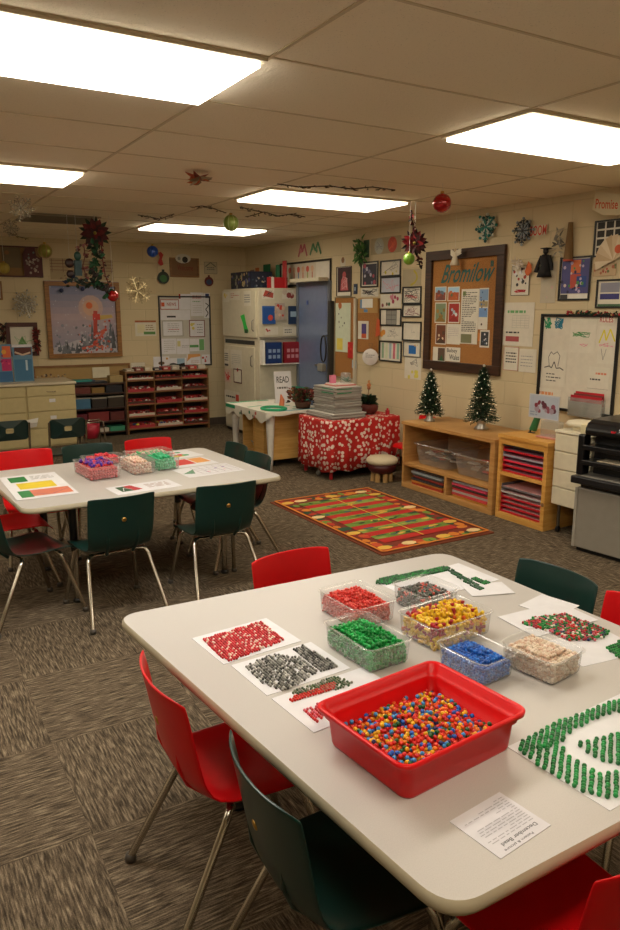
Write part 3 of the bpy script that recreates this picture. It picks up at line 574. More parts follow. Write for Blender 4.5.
# Christmas trees
def xtree(x, y, z, h, r, lab, seed):
    rnd = random.Random(seed); t = thing('christmas_tree', (x, y, z), 0, lab, 'tree', 'small Christmas trees on the oak shelf')
    b = MB(); b.lathe([(0, 0), (r*.42, 0), (r*.44, .012), (r*.28, .03), (r*.26, .07), (r*.36, .085), (0, .09)], M('#b8b4ae', .3, .9), seg=14); b.build('foil_base', t)
    b = MB(); b.tube([(0, 0, .06), (0, 0, h*.9)], .006, M('#4a3626', .8), 6); b.build('trunk', t)
    b = MB(); cols = [M('#16341c', .7), M('#1f4626', .7), M('#0f2614', .7)]
    for i in range(230):
        f = (i+.5)/230; zz = .075+(h-.1)*f; rr = r*(1-f)**.85+.010; a = i*2.39996; tip = Vector((math.cos(a)*rr, math.sin(a)*rr, zz-.15*rr+rnd.uniform(-.01, .012)))
        b.tube([(0, 0, zz+.01), tip], [.003, .0015], cols[2], 4, False); d = tip-Vector((0, 0, zz))
        for k in range(20):
            p = Vector((0, 0, zz))+d*(.25+.75*k/19); s_ = .018+.020*rnd.random(); q = Vector((rnd.uniform(-1, 1), rnd.uniform(-1, 1), rnd.uniform(-.6, .9))).normalized()*s_+d.normalized()*.010
            sd = q.cross(Vector((rnd.uniform(-1, 1), rnd.uniform(-1, 1), 1))).normalized()*.0034; b.add([p-sd, p+sd, p+q], [(0, 1, 2)], cols[k % 3])
    b.build('foliage', t)
    lm = M('#fff2cc', .3, emit=.45); first = None
    for i in range(46):
        f = (i+.3)/47; rr = r*(1-f)**.85+.012; a = i*2.39996+.9; p = (math.cos(a)*rr, math.sin(a)*rr, .08+(h-.1)*f-.1*rr)
        if first is None: q = MB(); q.sphere((0, 0, 0), .0036, lm, 8, 5); first = q.build('light_bulb', t, p)
        else: c = first.copy(); C.objects.link(c); c.parent = t; c.location = p
    q = MB(); q.sphere((0, 0, 0), .011, M('#d8d4cc', .3, .5), 8, 6); q.build('treetop_ball', t, (0, 0, h+.004))
xtree(4.32, 5.15, .61, .46, .118, 'lit small Christmas tree at the left end of the oak shelf', 1)
xtree(4.40, 4.57, .61, .53, .140, 'lit small Christmas tree at the right end of the oak shelf, the larger one', 2)
# ------------------------------------------------------------------ beige drawer cart, copier
t = thing('drawer_cart', (4.17, 3.275, 0), 0, 'beige drawer cart between the pine shelf and the black copier', 'cart'); w3, l3 = .44, .31
Bx('body', (.012, 0, .215), (w3, l3, .745), CREAM, t, .004); Bx('top', (-.006, -.006, .745), (w3, l3, .762), M('#e2dac2', .5), t, .003)
for i in range(4): Bx('drawer', (-.002, .006, .222+i*.131), (.012, l3-.006, .346+i*.131), CREAM, t, .004)
for x in (.05, w3-.05):
    for y in (.04, l3-.04):
        q = MB(); q.tube([(x, y, .215), (x, y, .05)], .012, STEEL); q.sphere((x, y, .026), .026, BLACK, 12, 8, (1, .5, 1)); q.build('caster_leg', t)
t = thing('copier', (4.06, 2.45, 0), math.radians(6), 'black desktop copier on a grey cabinet at the right edge', 'copier'); W4, L4_ = .56, .77
GC = M('#8d877c', .42); Bx('cabinet', (0, 0, .03), (W4, L4_, .44), GC, t, .006); Bx('plinth', (.03, .02, 0), (W4-.02, L4_-.02, .03), BLACK, t, 0)
Bx('cabinet_trim', (-.006, L4_-.02, .03), (.0, L4_, .44), M('#a09a8e', .4), t, .001)
Bx('tray_deck', (-.05, -.01, .475), (W4, L4_+.015, .525), M('#17171a', .35), t, .008); Bx('deck_inset', (-.03, .03, .525), (.2, L4_-.04, .530), M('#77736c', .5), t, .002); Bx('neck', (.02, .02, .44), (W4, L4_-.02, .475), BLACK, t, .004)
PB = M('#0e0e11', .3)
Bx('frame_post', (-.02, L4_-.05, .53), (.06, L4_, .80), PB, t, .010); Bx('body', (.10, .0, .53), (W4, L4_-.05, .80), M('#1b1b1e', .5), t, .006)
Bx('paper_tray', (-.02, .0, .60), (.12, L4_-.03, .635), PB, t, .006); Bx('paper_tray', (-.02, .0, .70), (.12, L4_-.03, .735), PB, t, .006)
Bx('output_paper', (-.005, .10, .636), (.11, L4_-.14, .642), M('#b5a890', .7), t, 0)
q = MB(); q.loft([[(-.02+x, y, .80+z) for x, z in ((0, 0), (-.015, .02), (-.012, .05), (.01, .08), (.06, .10), (.15, .105), (.56, .105), (.56, 0))] for y in (.0, .02, L4_-.08, L4_-.06)], PB, False, True, True, closed=True); q.build('hood', t, bev=.012)
q = MB()
for i in range(3):
    for j in range(4): q.box((-.032, .42+i*.022, .825+j*.012), (-.026, .435+i*.022, .831+j*.012), M('#c8c8cc', .5))
q.box((-.036, .15, .82), (-.026, .34, .87), M('#2a2c34', .2)); q.box((-.036, .50, .84), (-.028, .53, .85), M('#c01a2a', .4)); q.build('control_panel', t)
q = MB(); q.box((0, L4_-.06, .80), (.3, L4_, .865), M('#d6caa4', .5)); q.build('side_cover', t, bev=.006)
# things on the pine shelf / cart
def boxart(a): a.rect(.03, .05, .97, .95, M('#a9b2c0')); a.blobs(.2, .3, .85, .7, 16, [M('#7a2434'), M('#8a4a5a'), M('#5a2838'), M('#9a8a98')], .09, 8); a.lines(.05, .08, .3, .3, 2, M('#8a94a8'))
a = RWart(530, 394, 560, 418, base=M('#b8bcc4', .3), X=4.34, t=.004); boxart(a); a.loc = (4.335, a.loc[1], .793); put(a, 'photo_stand', 'acrylic photo stand with a purple-red picture, above the pine shelf', 'photo stand')
Bx_ = MB(); Bx_.box((0, 0, 0), (.13, .20, .012), M('#c8887c', .5)); tag(Bx_.build('paper_tray', None, (4.24, 3.63, .666), bev=.003), 'pinkish tray under the acrylic photo stand', 'tray')
q = MB(); q.box((0, 0, 0), (.06, .16, .112), CLEAR); tag(q.build('acrylic_box', None, (4.27, 3.65, .679)), 'small clear box holding up the photo stand', 'box')
t = thing('glue_bottle', (4.36, 3.93, ph), 0, 'tilted green bottle with a black nozzle on the pine shelf', 'bottle')
q = MB(); q.tube([(0, .035, .028), (0, -.03, .20)], [.030, .020], M('#2c6e42', .35), 12); q.sphere((0, -.03, .20), .020, M('#2c6e42', .35), 10, 6); q.build('body', t)
q = MB(); q.tube([(0, .04, .04), (0, .06, .02), (0, .062, .003)], [.012, .010, .006], BLACK, 8); q.box((-.012, .02, 0), (.012, .075, .006), BLACK); q.build('nozzle', t)
t = thing('desk_lamp', (4.30, 3.44, .793), 0, 'cream flat shade device on the beige cart beside the copier', 'lamp')
q = MB(); q.box((-.05, -.06, -.031), (.05, .06, .004), CREAM); q.loft([rrect(.16, .20, .04, 0), rrect(.18, .25, .05, .012), rrect(.15, .22, .05, .035), rrect(.05, .08, .02, .045)], CREAM, True, True, True); q.build('shade', t)
# wall pocket with red folders on the whiteboard
# ------------------------------------------------------------------ right wall: whiteboard and big cork board
def board(x0, y0, x1, y1, name, lab, cat, base, wd, m, fn=None, X=WX, th=.02):
    a = RWart(x0, y0, x1, y1, .006, base, X=X)
    if fn: fn(a)
    t = thing(name, a.loc, 0, lab, cat); fr = Art(a.w, a.h, a.U, a.V, 0, None); fr.border(wd, m, th); fr.build('frame', t, bev=.003); a.build('panel', t); return t
def sc(c1, c2, s0):
    def f(a): a.border(.001, PAPER, .0014); a.scribble(.08, .1, .48, .9, 26, M(c1), .004, s0); a.scribble(.54, .1, .94, .9, 26, M(c2), .004, s0+1)
    return f
WBM = M('#d9d2c2', .25)
board(540, 314, 618.5, 413, 'whiteboard', 'large whiteboard with a black frame covered in taped notes', 'whiteboard', WBM, .022, BLACK, lambda a: (a.scribble(.03, .84, .14, .97, 26, M('#178a5a'), .008, 3), a.scribble(.17, .84, .30, .97, 26, M('#12708a'), .008, 4)))
def wp(x0, y0, x1, y1, fn, name, lab, cat='paper', grp=None, gap=.010, base=PAPER2):
    a = RWart(x0, y0, x1, y1, gap, base); fn(a); return put(a, name, lab, cat, grp)
wbg = 'papers taped to the whiteboard'
INK, GI, RI = M('#3a3a3c', .7), M('#3f8a4a', .7), M('#b5343a', .7)
wp(543, 350, 567, 386, lambda a: (a.line([(.3, .55), (.25, .8), (.35, .95), (.45, .88), (.6, .96), (.72, .85), (.66, .55)], .005, INK), a.line([(.1, .5), (.3, .55), (.4, .5), (.5, .68), (.6, .5), (.75, .52), (.9, .46)], .008, INK), a.lines(.2, .1, .8, .38, 3, INK, .3)), 'cat_drawing', 'black line drawing of a cat taped to the whiteboard', 'drawing', wbg)
wp(571, 319, 597, 353, lambda a: (a.scribble(.1, .45, .8, .62, 18, GI, .004, 5), a.scribble(.4, .15, .8, .3, 8, M('#d88a9a'), .004, 6)), 'note_sheet', 'sheet with green lettering near the whiteboard\'s top centre', 'paper', wbg)
wp(599, 326, 616.5, 364, lambda a: (a.line([(.05, .55), (.3, .9), (.45, .62), (.65, .92), (.95, .6)], .012, M('#d8c832')), a.scribble(.05, .45, .9, .56, 12, M('#d88a9a'), .004, 7), a.line([(.2, .4), (.35, .1), (.5, .4)], .003, INK)), 'drawing_sheet', 'drawing with a yellow peak shape on the whiteboard', 'drawing', wbg)
wp(600, 316, 616, 323.5, lambda a: a.text('RULES', .08, .15, .92, .85, RI), 'word_card', 'small card of red lettering at the whiteboard\'s top right', 'card', wbg, .013)
wp(589, 367, 610, 389, lambda a: (a.lines(.35, .6, .9, .8, 1, M('#d88060')), a.lines(.1, .35, .6, .5, 1, INK), a.line([(0, 0), (1, 0)], .002, GY)), 'note_sheet', 'note with a red line of writing above the red folders', 'paper', wbg)
wp(538.8, 388.5, 562, 401, lambda a: a.lines(.05, .4, .95, .8, 1, M('#d89060'), .6), 'note_sheet', 'strip with orange lettering at the whiteboard\'s bottom left', 'paper', wbg)
t = thing('wall_pocket', (WX-.03, 3.80, .87), 0, 'clear wall pocket of red folders at the foot of the whiteboard', 'file holder')
ya, yb = onx(573, 405, WX).y, onx(607, 405, WX).y; t.location.y = yb; ww = ya-yb; zb_ = onx(590, 417, WX).z; t.location.z = zb_; hh = onx(590, 392, WX).z-zb_
q = MB(); q.box((-.03, 0, 0), (-.027, ww, hh*.75), CLEAR); q.box((-.03, 0, 0), (.01, ww, .004), CLEAR); q.box((-.03, 0, 0), (.01, .003, hh*.75), CLEAR); q.box((-.03, ww-.003, 0), (.01, ww, hh*.75), CLEAR); q.build('pocket', t)
for k, (c, lo, up, dx) in enumerate((('#9a9488', .05, .60, -.020), ('#b01828', .60, .85, -.022), ('#e0dcd4', .15, .78, -.016), ('#7a3a34', .80, .92, -.010), ('#c01828', .5, 1.0, -.004))):
    q = MB(); q.box((dx-.0025, .006, hh*lo), (dx+.0015, ww-.006-.01*k, hh*up), M(c, .5)); q.build('folder_sheet', t)
# berry garland over the whiteboard
q = MB(); rnd = random.Random(5); pts = [onx(568+i*1.3, 313.2-1.2*math.sin(i*.9)+i*.02, WX-.03) for i in range(42)]; o0 = pts[0].copy()
q.tube([p-o0 for p in pts], .004, DGRN, 5); bm = [M('#9a1a22', .4), DGRN, M('#b89a5a', .5), M('#2c3a1c', .6)]
for i in range(70): p = pts[rnd.randrange(42)]-o0; q.sphere(p+Vector((rnd.uniform(-.01, .01), 0, rnd.uniform(-.008, .012))), rnd.uniform(.005, .011), bm[rnd.choice([0, 0, 1, 1, 2, 3])], 7, 5)
tag(q.build('berry_garland', None, o0), 'red berry garland lying along the whiteboard\'s top edge', 'garland')
board(427, 248.5, 504.5, 372.5, 'bulletin_board', 'large cork bulletin board in a dark wooden frame', 'bulletin board', CORK, .085, DARKW, lambda a: None, th=.03)
a = RWart(442, 262, 494, 284.5, .0105, None); a.t = 0
TL = M('#1c5650', .5)
a.text('Bromilow', .0, .1, .97, .95, TL, .12); v0 = list(a.v); a.slab(.95, .72, .97, .98, 0, .002, TL); a.slab(.98, .72, 1.0, .98, 0, .002, TL)
put(a, 'title_lettering', 'dark teal cursive title lettering on the cork board', 'lettering')
cg = 'pictures pinned to the big cork board'
def photo(c, seed, sky=True):
    def f(a):
        a.rect(.06, .05, .94, .95, M(c[0])); 
        if sky: a.rect(.06, .6, .94, .95, M(c[1]))
        a.blobs(.2, .2, .8, .65, 7, [M(x) for x in c[2:]], .14, seed); a.poly([(.1, .1), (.5, .35), (.9, .12), (.9, .06), (.1, .06)], M(c[-1]))
    return f
ph_ = [((435.8, 286.7, 447.2, 301), ('#8a4632', '#8fb6d0', '#5a6a78', '#b45434', '#70423a'), 'canyon photo with blue sky, top left of the cork board'),
 ((448.6, 286.7, 460.5, 301), ('#a8502c', '#9cc0d6', '#c46a3a', '#5a6a4a', '#b45a2c'), 'red rock photo, second in the cork board\'s top row'),
 ((435.8, 302.5, 447.2, 323), ('#7a8a6a', '#8a9a9c', '#4a6a5a', '#a07a3a', '#8a6a2c'), 'green hill photo on the cork board'),
 ((449.2, 302.5, 460.5, 323), ('#a02c22', '#8a2a20', '#9ab4c0', '#c8d0d4', '#8a201a'), 'photo with a red background on the cork board'),
 ((436.5, 324, 447, 344.3), ('#6a3a22', '#7a4428', '#e0c8a8', '#d8b890', '#4a3424'), 'reddish photo of an arch shape on the cork board')]
for i, (bx_, c, lb) in enumerate(ph_): wp(*bx_, photo(c, i, i < 2), 'pinned_photo', lb, 'photo', cg)
wp(447.6, 324, 461, 344.3, lambda a: a.lines(.1, .3, .9, .85, 6, M('#b4a8a8'), .3), 'pinned_note', 'white note below the red photo on the cork board', 'note', cg)
wp(461.6, 289, 479, 344, lambda a: (a.lines(.08, .22, .9, .95, 22, INK, .4), a.rect(.08, .02, .7, .18, M('#7a7a5a')), a.rect(.1, .88, .28, .96, M('#6a7a4a'))), 'pinned_list', 'long printed list in the middle of the cork board', 'list', cg)
wp(479.6, 288, 489, 329.5, lambda a: (a.rect(.05, .7, .95, .97, M('#7d9cc0')), a.rect(.05, .55, .95, .68, M('#a0906a')), a.rect(.05, .3, .95, .52, M('#6f93c4')), a.blobs(.2, .1, .8, .9, 9, [M('#5a4a3a'), M('#4a6a9a')], .1, 3)), 'pinned_strip', 'strip of small blue photos, right on the cork board', 'photo', cg)
wp(481, 330, 490.5, 347.5, lambda a: (a.rect(.1, .1, .9, .9, M('#30343a')), a.blobs(.2, .2, .8, .8, 8, [PAPER, M('#5a6a78')], .1, 9)), 'pinned_photo', 'tilted black and white photo at the cork board\'s right', 'photo', cg, .013)
wp(433.8, 347, 446.3, 362, lambda a: (a.rect(.4, .1, .95, .95, M('#5a4636')), a.poly([(.5, .1), (.7, .5), (.85, .1)], M('#2c5a34'))), 'pinned_photo', 'dark photo at the cork board\'s bottom left', 'photo', cg)
wp(446.6, 347.3, 461, 361.5, lambda a: (a.text('Bolsey', .08, .55, .8, .92, INK), a.text('Wales', .25, .12, .95, .5, INK)), 'name_card', 'white card with two handwritten words, bottom of the cork board', 'card', cg)
wp(479, 333, 482.5, 341, lambda a: a.disc(.5, .5, .45, M('#c87a2c')), 'orange_tag', 'small orange tag beside the tilted photo', 'tag', None, .012, M('#c87a2c'))
# framed pictures and papers between door and cork board
fg = 'pictures in dark frames left of the cork board'
def wf(x0, y0, x1, y1, fn, lab, m=BLACK, wd=.014, name='framed_picture', cat='picture', grp=fg, base=PAPER2):
    a = RWart(x0, y0, x1, y1, .004, base); fn(a); return framed(a, name, lab, cat, wd, m, .012, grp)
wf(361.4, 261.5, 378.8, 287.3, lambda a: (a.rect(.1, .1, .9, .9, M('#2c2a38')), a.blobs(.15, .15, .85, .85, 16, [M('#7a7a90'), M('#a8485a'), M('#b8b8c8'), M('#3a3a5a')], .09, 12)), 'dark framed picture with red and white blotches')
wf(381, 260, 401.5, 276.5, lambda a: (a.scribble(.1, .2, .9, .9, 10, GY, .003, 2), a.blobs(.2, .1, .8, .3, 3, [M('#c8b83a')], .06, 2)), 'framed pale drawing with yellow spots, upper of two')
wf(381, 276.5, 401.5, 293.5, lambda a: (a.rect(.06, .06, .94, .94, M('#b8bcc8')), a.scribble(.1, .1, .9, .9, 12, PK, .003, 3)), 'framed bluish drawing, lower of two')
wf(380.5, 308.6, 402, 326, lambda a: (a.rect(.28, .08, .78, .92, M('#8a8880')), a.border(.001, PAPER, .0014), a.grid(.3, .1, .76, .9, 2, 3, .004, INK)), 'framed drawing of a grey doorway')
wf(380, 341, 402.3, 361.7, lambda a: [(setattr(a, 'k', 1), a.rect(.1+i*.17, .15, .2+i*.17, .9, M(c))) for i, c in enumerate(('#8aa88a', '#c8d0b0', '#9ab0b8', '#c86a7a', '#8ab09a'))], 'framed drawing of coloured upright bars')
wf(403.2, 286.5, 422, 304, lambda a: (a.scribble(.08, .1, .92, .9, 40, INK, .003, 5), a.scribble(.1, .2, .9, .6, 14, RI, .004, 6)), 'framed black and red scribbled drawing, upper of two')
wf(403.2, 304, 422, 317.5, lambda a: (a.scribble(.08, .1, .92, .9, 26, M('#8a5a60'), .003, 7)), 'framed reddish scribbled drawing, lower of two')
wf(403, 321.5, 422, 341, lambda a: (a.scribble(.45, .4, .65, .6, 5, GY, .002, 8)), 'framed nearly blank drawing')
wf(404, 341.5, 421.3, 357, lambda a: (a.rect(.3, .2, .72, .75, M('#1d68b4')), a.blobs(.65, .5, .8, .8, 2, [M('#c8a060')], .05, 2)), 'framed drawing of a blue square', GY, .008)
pg = 'children\'s papers between the door and the cork board'
wp(361.4, 288, 378.8, 296.5, lambda a: a.scribble(.05, .1, .95, .9, 34, INK, .004, 12), 'drawing_sheet', 'black scribble drawing below the dark framed picture', 'drawing', pg, .004)
wp(381, 294.3, 401.5, 307.8, lambda a: (a.blobs(.5, .45, .9, .9, 9, [M('#a83a5a'), M('#c87a8a')], .07, 3), a.blobs(.1, .05, .45, .35, 4, [M('#8a4a4a'), M('#4a6a4a')], .06, 5)), 'drawing_sheet', 'drawing with a crimson flower between framed pictures', 'drawing', pg, .004)
wp(382, 326.5, 402, 340.7, lambda a: (a.scribble(.25, .1, .9, .9, 14, GY, .002, 14), a.blobs(0, .2, .12, .7, 3, [M('#d8923a')], .09, 5)), 'drawing_sheet', 'pale pencil drawing with an orange patch', 'drawing', pg, .004)
wp(403, 269, 421.5, 286, lambda a: a.line([(.45, .05), (.68, .2), (.8, .45), (.76, .7), (.6, .92)], .022, M('#b8a83a')), 'drawing_sheet', 'drawing of a yellow crescent right of the framed pictures', 'drawing', pg, .004, M('#b0a488', .8))
wp(405, 357.3, 421.5, 379, lambda a: (a.scribble(.2, .6, .8, .95, 14, INK, .003, 15), a.blobs(.05, .08, .95, .4, 8, [M('#d8cc5a')], .1, 6)), 'drawing_sheet', 'drawing with yellow patches, lowest left of the cork board', 'drawing', pg, .004)
wp(359.5, 298, 379, 313, lambda a: (a.rect(.1, .3, .4, .9, M('#5a84b0')), a.rect(.2, .35, .75, .95, WHITE), a.rect(.3, .05, .5, .25, M('#5a84b0'))), 'cutout_sheet', 'sheet of white and blue cutouts on the small cork board', 'cutout', pg, .016, M('#b0894e', .8))
# two narrow bulletin boards
board(335.5, 297, 355.3, 378, 'bulletin_board', 'narrow cork board beside the door with a pale map sheet', 'bulletin board', CORK, .010, M('#8a7a5a', .5), th=.012)
wp(336.5, 303, 351.5, 352, lambda a: (a.blobs(.2, .5, .6, .95, 9, [M('#4a4a4a'), M('#8a8a7a')], .05, 8), a.rect(.1, .04, .5, .28, M('#e0cc5a')), a.disc(.3, .95, .12, M('#b0622c'))), 'pale_map_sheet', 'pale green map-like sheet with a yellow square beside the door', 'paper', None, .013, M('#c9d0b8', .7))
wp(349, 342, 354.3, 358, lambda a: a.blobs(.1, .1, .9, .9, 5, [M('#b81c1c'), M('#d84a3a')], .2, 2), 'red_card', 'red card hanging at the narrow cork board\'s edge', 'card', None, .017, M('#c0281e', .6))
board(358, 298.5, 380, 353, 'bulletin_board', 'small cork board right of the white divider strip', 'bulletin board', CORK, .006, M('#8a6a3a', .5), th=.010)
wp(359, 321, 369.5, 339, lambda a: (a.rect(.35, .05, .8, .85, M('#4a3a7a')), a.rect(.35, .05, .8, .3, M('#b8502c'))), 'pinned_card', 'white-edged card with purple and orange panel', 'card', None, .013)
wp(376.3, 318, 382, 337, lambda a: a.poly([(.1, 0), (.9, .1), (.8, .9), (.3, 1)], M('#c8562a')), 'orange_cutout', 'tall orange cutout on the small cork board', 'cutout', None, .016, None)
wp(353.5, 360, 357.5, 368, lambda a: a.rect(.1, .1, .9, .9, M('#8ab4d0')), 'blue_tag', 'pale blue tag at the door-side divider strip', 'tag', None, .018, M('#a8c4d4'))
t = thing('round_sign', onx(370.3, 357, WX-.065), math.radians(38), 'round white sign with small writing on the wall by the papers', 'sign')
q = MB(); q.lathe([(0, 0), (.085, 0), (.088, .003), (.085, .006), (0, .006)], M('#dcd6d0', .5), seg=28); o = q.build('plate', t); o.rotation_euler = (0, -PI/2, 0)
a = Art(.1, .06, (0, -1, 0), (0, 0, 1), .007, None); a.lines(0, 0, 1, 1, 3, GY, .35, 4); a.build('writing', t, (0, .05, -.01))
q = MB(); q.tube([(.01, .0, .085), (.012, .025, .14), (.012, -.02, .14), (.01, 0, .085)], .004, MIDW, 6); q.tube([(.01, -.085, .0), (.01, -.13, .03)], .008, BLACK, 6); q.build('hanging_bow', t)
b = MB(); ys = onx(356.3, 340, WX).y; b.box((WX-.03, ys-.02, .1), (WX, ys+.02, 1.72), M('#c9c0aa', .5)); struct(b.build('trim_2', bev=.002))
wf(337.3, 266.5, 352, 296.3, lambda a: (a.rect(.06, .14, .94, .97, M('#3a1e20')), a.poly([(.25, .2), (.3, .55), (.5, .75), (.7, .55), (.78, .2)], M('#b85a5e')), a.disc(.5, .72, .12, M('#a84a4c')), a.scribble(.3, .2, .75, .7, 16, M('#d8a8a8'), .004, 4)), 'dark poster with a rose-red robed figure beside the door', M('#4a4038'), .006, 'poster', 'poster', None)
wp(339.3, 258.5, 347.3, 266.5, lambda a: (a.disc(.5, .5, .35, M('#c8c0b0')), a.disc(.5, .8, .2, MIDW)), 'bell_cutout', 'small white bell cutout above the dark poster', 'cutout', None, .004, None)
t = thing('light_switch', onx(355.5, 289, WX-.004), 0, 'small dark blue plate on the wall by the door poster', 'switch')
q = MB(); q.box((-.004, -.035, -.055), (.004, .035, .055), M('#23364f', .4)); q.build('plate', t, bev=.002); q = MB(); q.box((-.008, -.008, -.02), (-.003, .008, .02), M('#b8c8d8', .4)); q.build('toggle', t)
# upper row near ceiling
wp(371.5, 237, 401.5, 253.5, lambda a: (a.disc(.28, .5, .16, M('#a8a89a')), a.scribble(.15, .25, .42, .8, 18, GY, .003, 1), a.disc(.72, .5, .15, M('#b8432c')), a.scribble(.6, .2, .85, .8, 14, M('#d8603a'), .004, 2)), 'wreath_drawing', 'wide pale paper with a grey and a red wreath high on the wall', 'drawing', None, .004, M('#a89a7c', .8))
def strand(name, px, py, X, lab, cols, n, rx, rz, cat, seed, wl=.05):
    rnd = random.Random(seed); o = onx(px, py, X); q = MB()
    for i in range(n):
        b0 = Vector((rnd.uniform(-.01, .0), rnd.uniform(-rx, rx), rnd.uniform(-rz, rz))); d = Vector((rnd.uniform(-.3, .1), rnd.uniform(-1, 1), rnd.uniform(-1.2, .8))).normalized()*wl
        q.leaf(b0, b0+d, wl*.16, (-1, 0, 0), M(cols[i % len(cols)], .6), .15)
    return tag(q.build(name, None, o), lab, cat)
strand('green_spray', 361, 250, WX-.03, 'feathery light green spray high on the wall', ['#4a7a3a', '#5f8f4a', '#3a6030'], 60, .07, .10, 'decoration', 1, .09)
wp(364, 240, 369.5, 257.5, lambda a: a.lines(.1, .1, .9, .9, 5, M('#2c4a34')), 'green_card', 'dark green card behind the feathery spray', 'card', None, .004, M('#3a5a44', .8))
def letters(txt, x0, y0, x1, y1, c, lab, name='letter_cutouts', gap=.01, wall='R'):
    a = (RWart if wall == 'R' else BWart)(x0, y0, x1, y1, gap, None); a.t = 0; a.text(txt, 0, 0, 1, 1, M(c, .6)); return put(a, name, lab, 'lettering')
wp(298, 243, 308, 258, lambda a: (a.line([(.1, .1), (.35, .9), (.5, .4), (.7, .9), (.95, .1)], .03, M('#b8606a')), a.blobs(.2, .2, .8, .6, 4, [M('#c87a80')], .1, 1)), 'letter_cutout', 'pink letter cutout above the door', 'cutout', 'letter cutouts above the door', .006, None)
wp(310, 241, 322, 256, lambda a: (a.line([(.05, .1), (.3, .85), (.5, .35), (.7, .9), (.95, .1)], .03, M('#4f7f5a')), a.blobs(.2, .2, .8, .6, 4, [M('#6a9a70')], .1, 2)), 'letter_cutout', 'green letter cutout above the door', 'cutout', 'letter cutouts above the door', .006, None)
# right of the cork board
def wire_star(name, p, Rr, cols, lab, seed, rays=12, flat=None, cat='snowflake', grp=None, balls=True, wd=.004, axis='x'):
    rnd = random.Random(seed); q = MB()
    for i in range(rays):
        a = 2*PI*i/rays+rnd.uniform(-.1, .1); rr = Rr*(1 if i % 2 == 0 else .72)*rnd.uniform(.9, 1.1); dp = rnd.uniform(-.3, .3)*Rr*(0 if flat else 1)
        e = Vector((dp, math.cos(a)*rr, math.sin(a)*rr)) if axis == 'x' else Vector((math.cos(a)*rr, dp, math.sin(a)*rr))
        if not flat: e.x -= .0
        m = cols[i % len(cols)]; q.tube([(0, 0, 0), e], [wd, wd*.7], m, 5)
        for f in (.5, .75):
            c = e*f; s_ = e.cross(Vector((1, 0, 0) if axis == 'x' else (0, 1, 0))).normalized()*rr*.22
            q.tube([c, c*1.18+s_], wd*.6, m, 4); q.tube([c, c*1.18-s_], wd*.6, m, 4)
        if balls: q.sphere(e, wd*1.7, cols[(i+1) % len(cols)], 7, 5)
    q.sphere((0, 0, 0), wd*2.2, cols[0], 8, 6)
    return tag(q.build(name, None, p), lab, cat, grp)
TS = [M('#2a7f74', .5), M('#1d4a48', .5), M('#c8ccc0', .5)]
wire_star('snowflake', onx(486.5, 227, WX-.03), .115, TS, 'teal and white snowflake high above the cork board', 1, 16, True, wd=.008)
wire_star('snowflake', onx(523, 231, WX-.03), .10, [M('#2c3238', .5), M('#8a9498', .4)], 'dark grey snowflake beside the red word cutout', 2, 16, True, wd=.007)
wp(530, 225, 548, 236, lambda a: a.text('BOOM', .08, .05, .98, .95, M('#c8301e')), 'word_cutout', 'tilted red word cutout beside the dark snowflake', 'cutout', None, .012, M('#c9bca0', .8))
wp(512, 266, 530, 295.5, lambda a: (a.border(.004, BLACK, .002), a.blobs(.1, .35, .9, .95, 22, [INK, PAPER, GY, M('#a83a30')], .08, 3), a.scribble(.15, .1, .9, .2, 16, M('#b02430'), .006, 4)), 'framed_collage', 'black, white and red collage with a heart line, right of the cork board', 'collage', None, .006)
strand('tissue_puff', 519, 264, WX-.03, 'white tissue puff on top of the collage', ['#d8d0c4', '#c8bca8'], 26, .03, .02, 'decoration', 2, .05)
a = RWart(526, 261, 534, 276, .02, None, .002); a.poly([(.1, .3), (.5, 1), (.9, .7), (1, .3), (.6, 0), (.3, .05)], M('#c8622a', .7)); put(a, 'orange_leaf', 'orange paper leaf beside the collage', 'leaf')
wp(541.5, 262, 556.5, 303, lambda a: (a.blobs(.3, .1, .8, .45, 4, [M('#c8a8a0'), M('#b8b0a0')], .1, 4)), 'plastic_sleeve', 'whitish sleeve hanging behind the black gown figure', 'paper', None, .004, M('#bcb29c', .6))
t = thing('gown_ornament', onx(545, 264, WX-.03), 0, 'small black gown figure hanging right of the cork board', 'figure')
q = MB(); BK = M('#141316', .8)
q.lathe([(.0, .075), (.028, .07), (.040, .03), (.035, -.01), (.045, -.05), (.060, -.10), (.0, -.10)], BK, seg=14); q.build('gown', t)
q = MB(); q.tube([(0, .035, .06), (0, .07, .0), (0, .085, -.06)], [.016, .014, .020], BK); q.tube([(0, -.035, .06), (0, -.065, -.01), (0, -.07, -.05)], [.016, .014, .012], BK); q.build('sleeve', t)
q = MB(); q.sphere((0, 0, .095), .022, M('#2a221e', .7), 10, 8); q.box((-.03, -.03, .115), (.03, .03, .122), BK); q.lathe([(.02, .10), (.022, .118)], BK); q.build('head', t)
for px, py, nm_, lab, c, ln in ((569.5, 241, 'bead_cone', 'brown bead-covered cone hanging high on the wall', '#7a5c34', .135),):
    t = thing(nm_, onx(px, py, WX-.03), 0, lab, 'decoration'); q = MB(); q.tube([(0, 0, -ln), (0, 0, ln)], [.036, .018], M(c, .7, bump=1, bscale=300), 12); q.build('cone', t); q = MB(); q.tube([(0, 0, -ln-.012), (0, 0, -ln)], .038, M('#b8442c', .6), 12); q.build('rim', t)
strand('feather_bundle', 560, 240, WX-.03, 'thin grey feather bundle left of the bead cone', ['#8a8478', '#b0a690', '#6a6458'], 22, .015, .09, 'decoration', 5, .06)
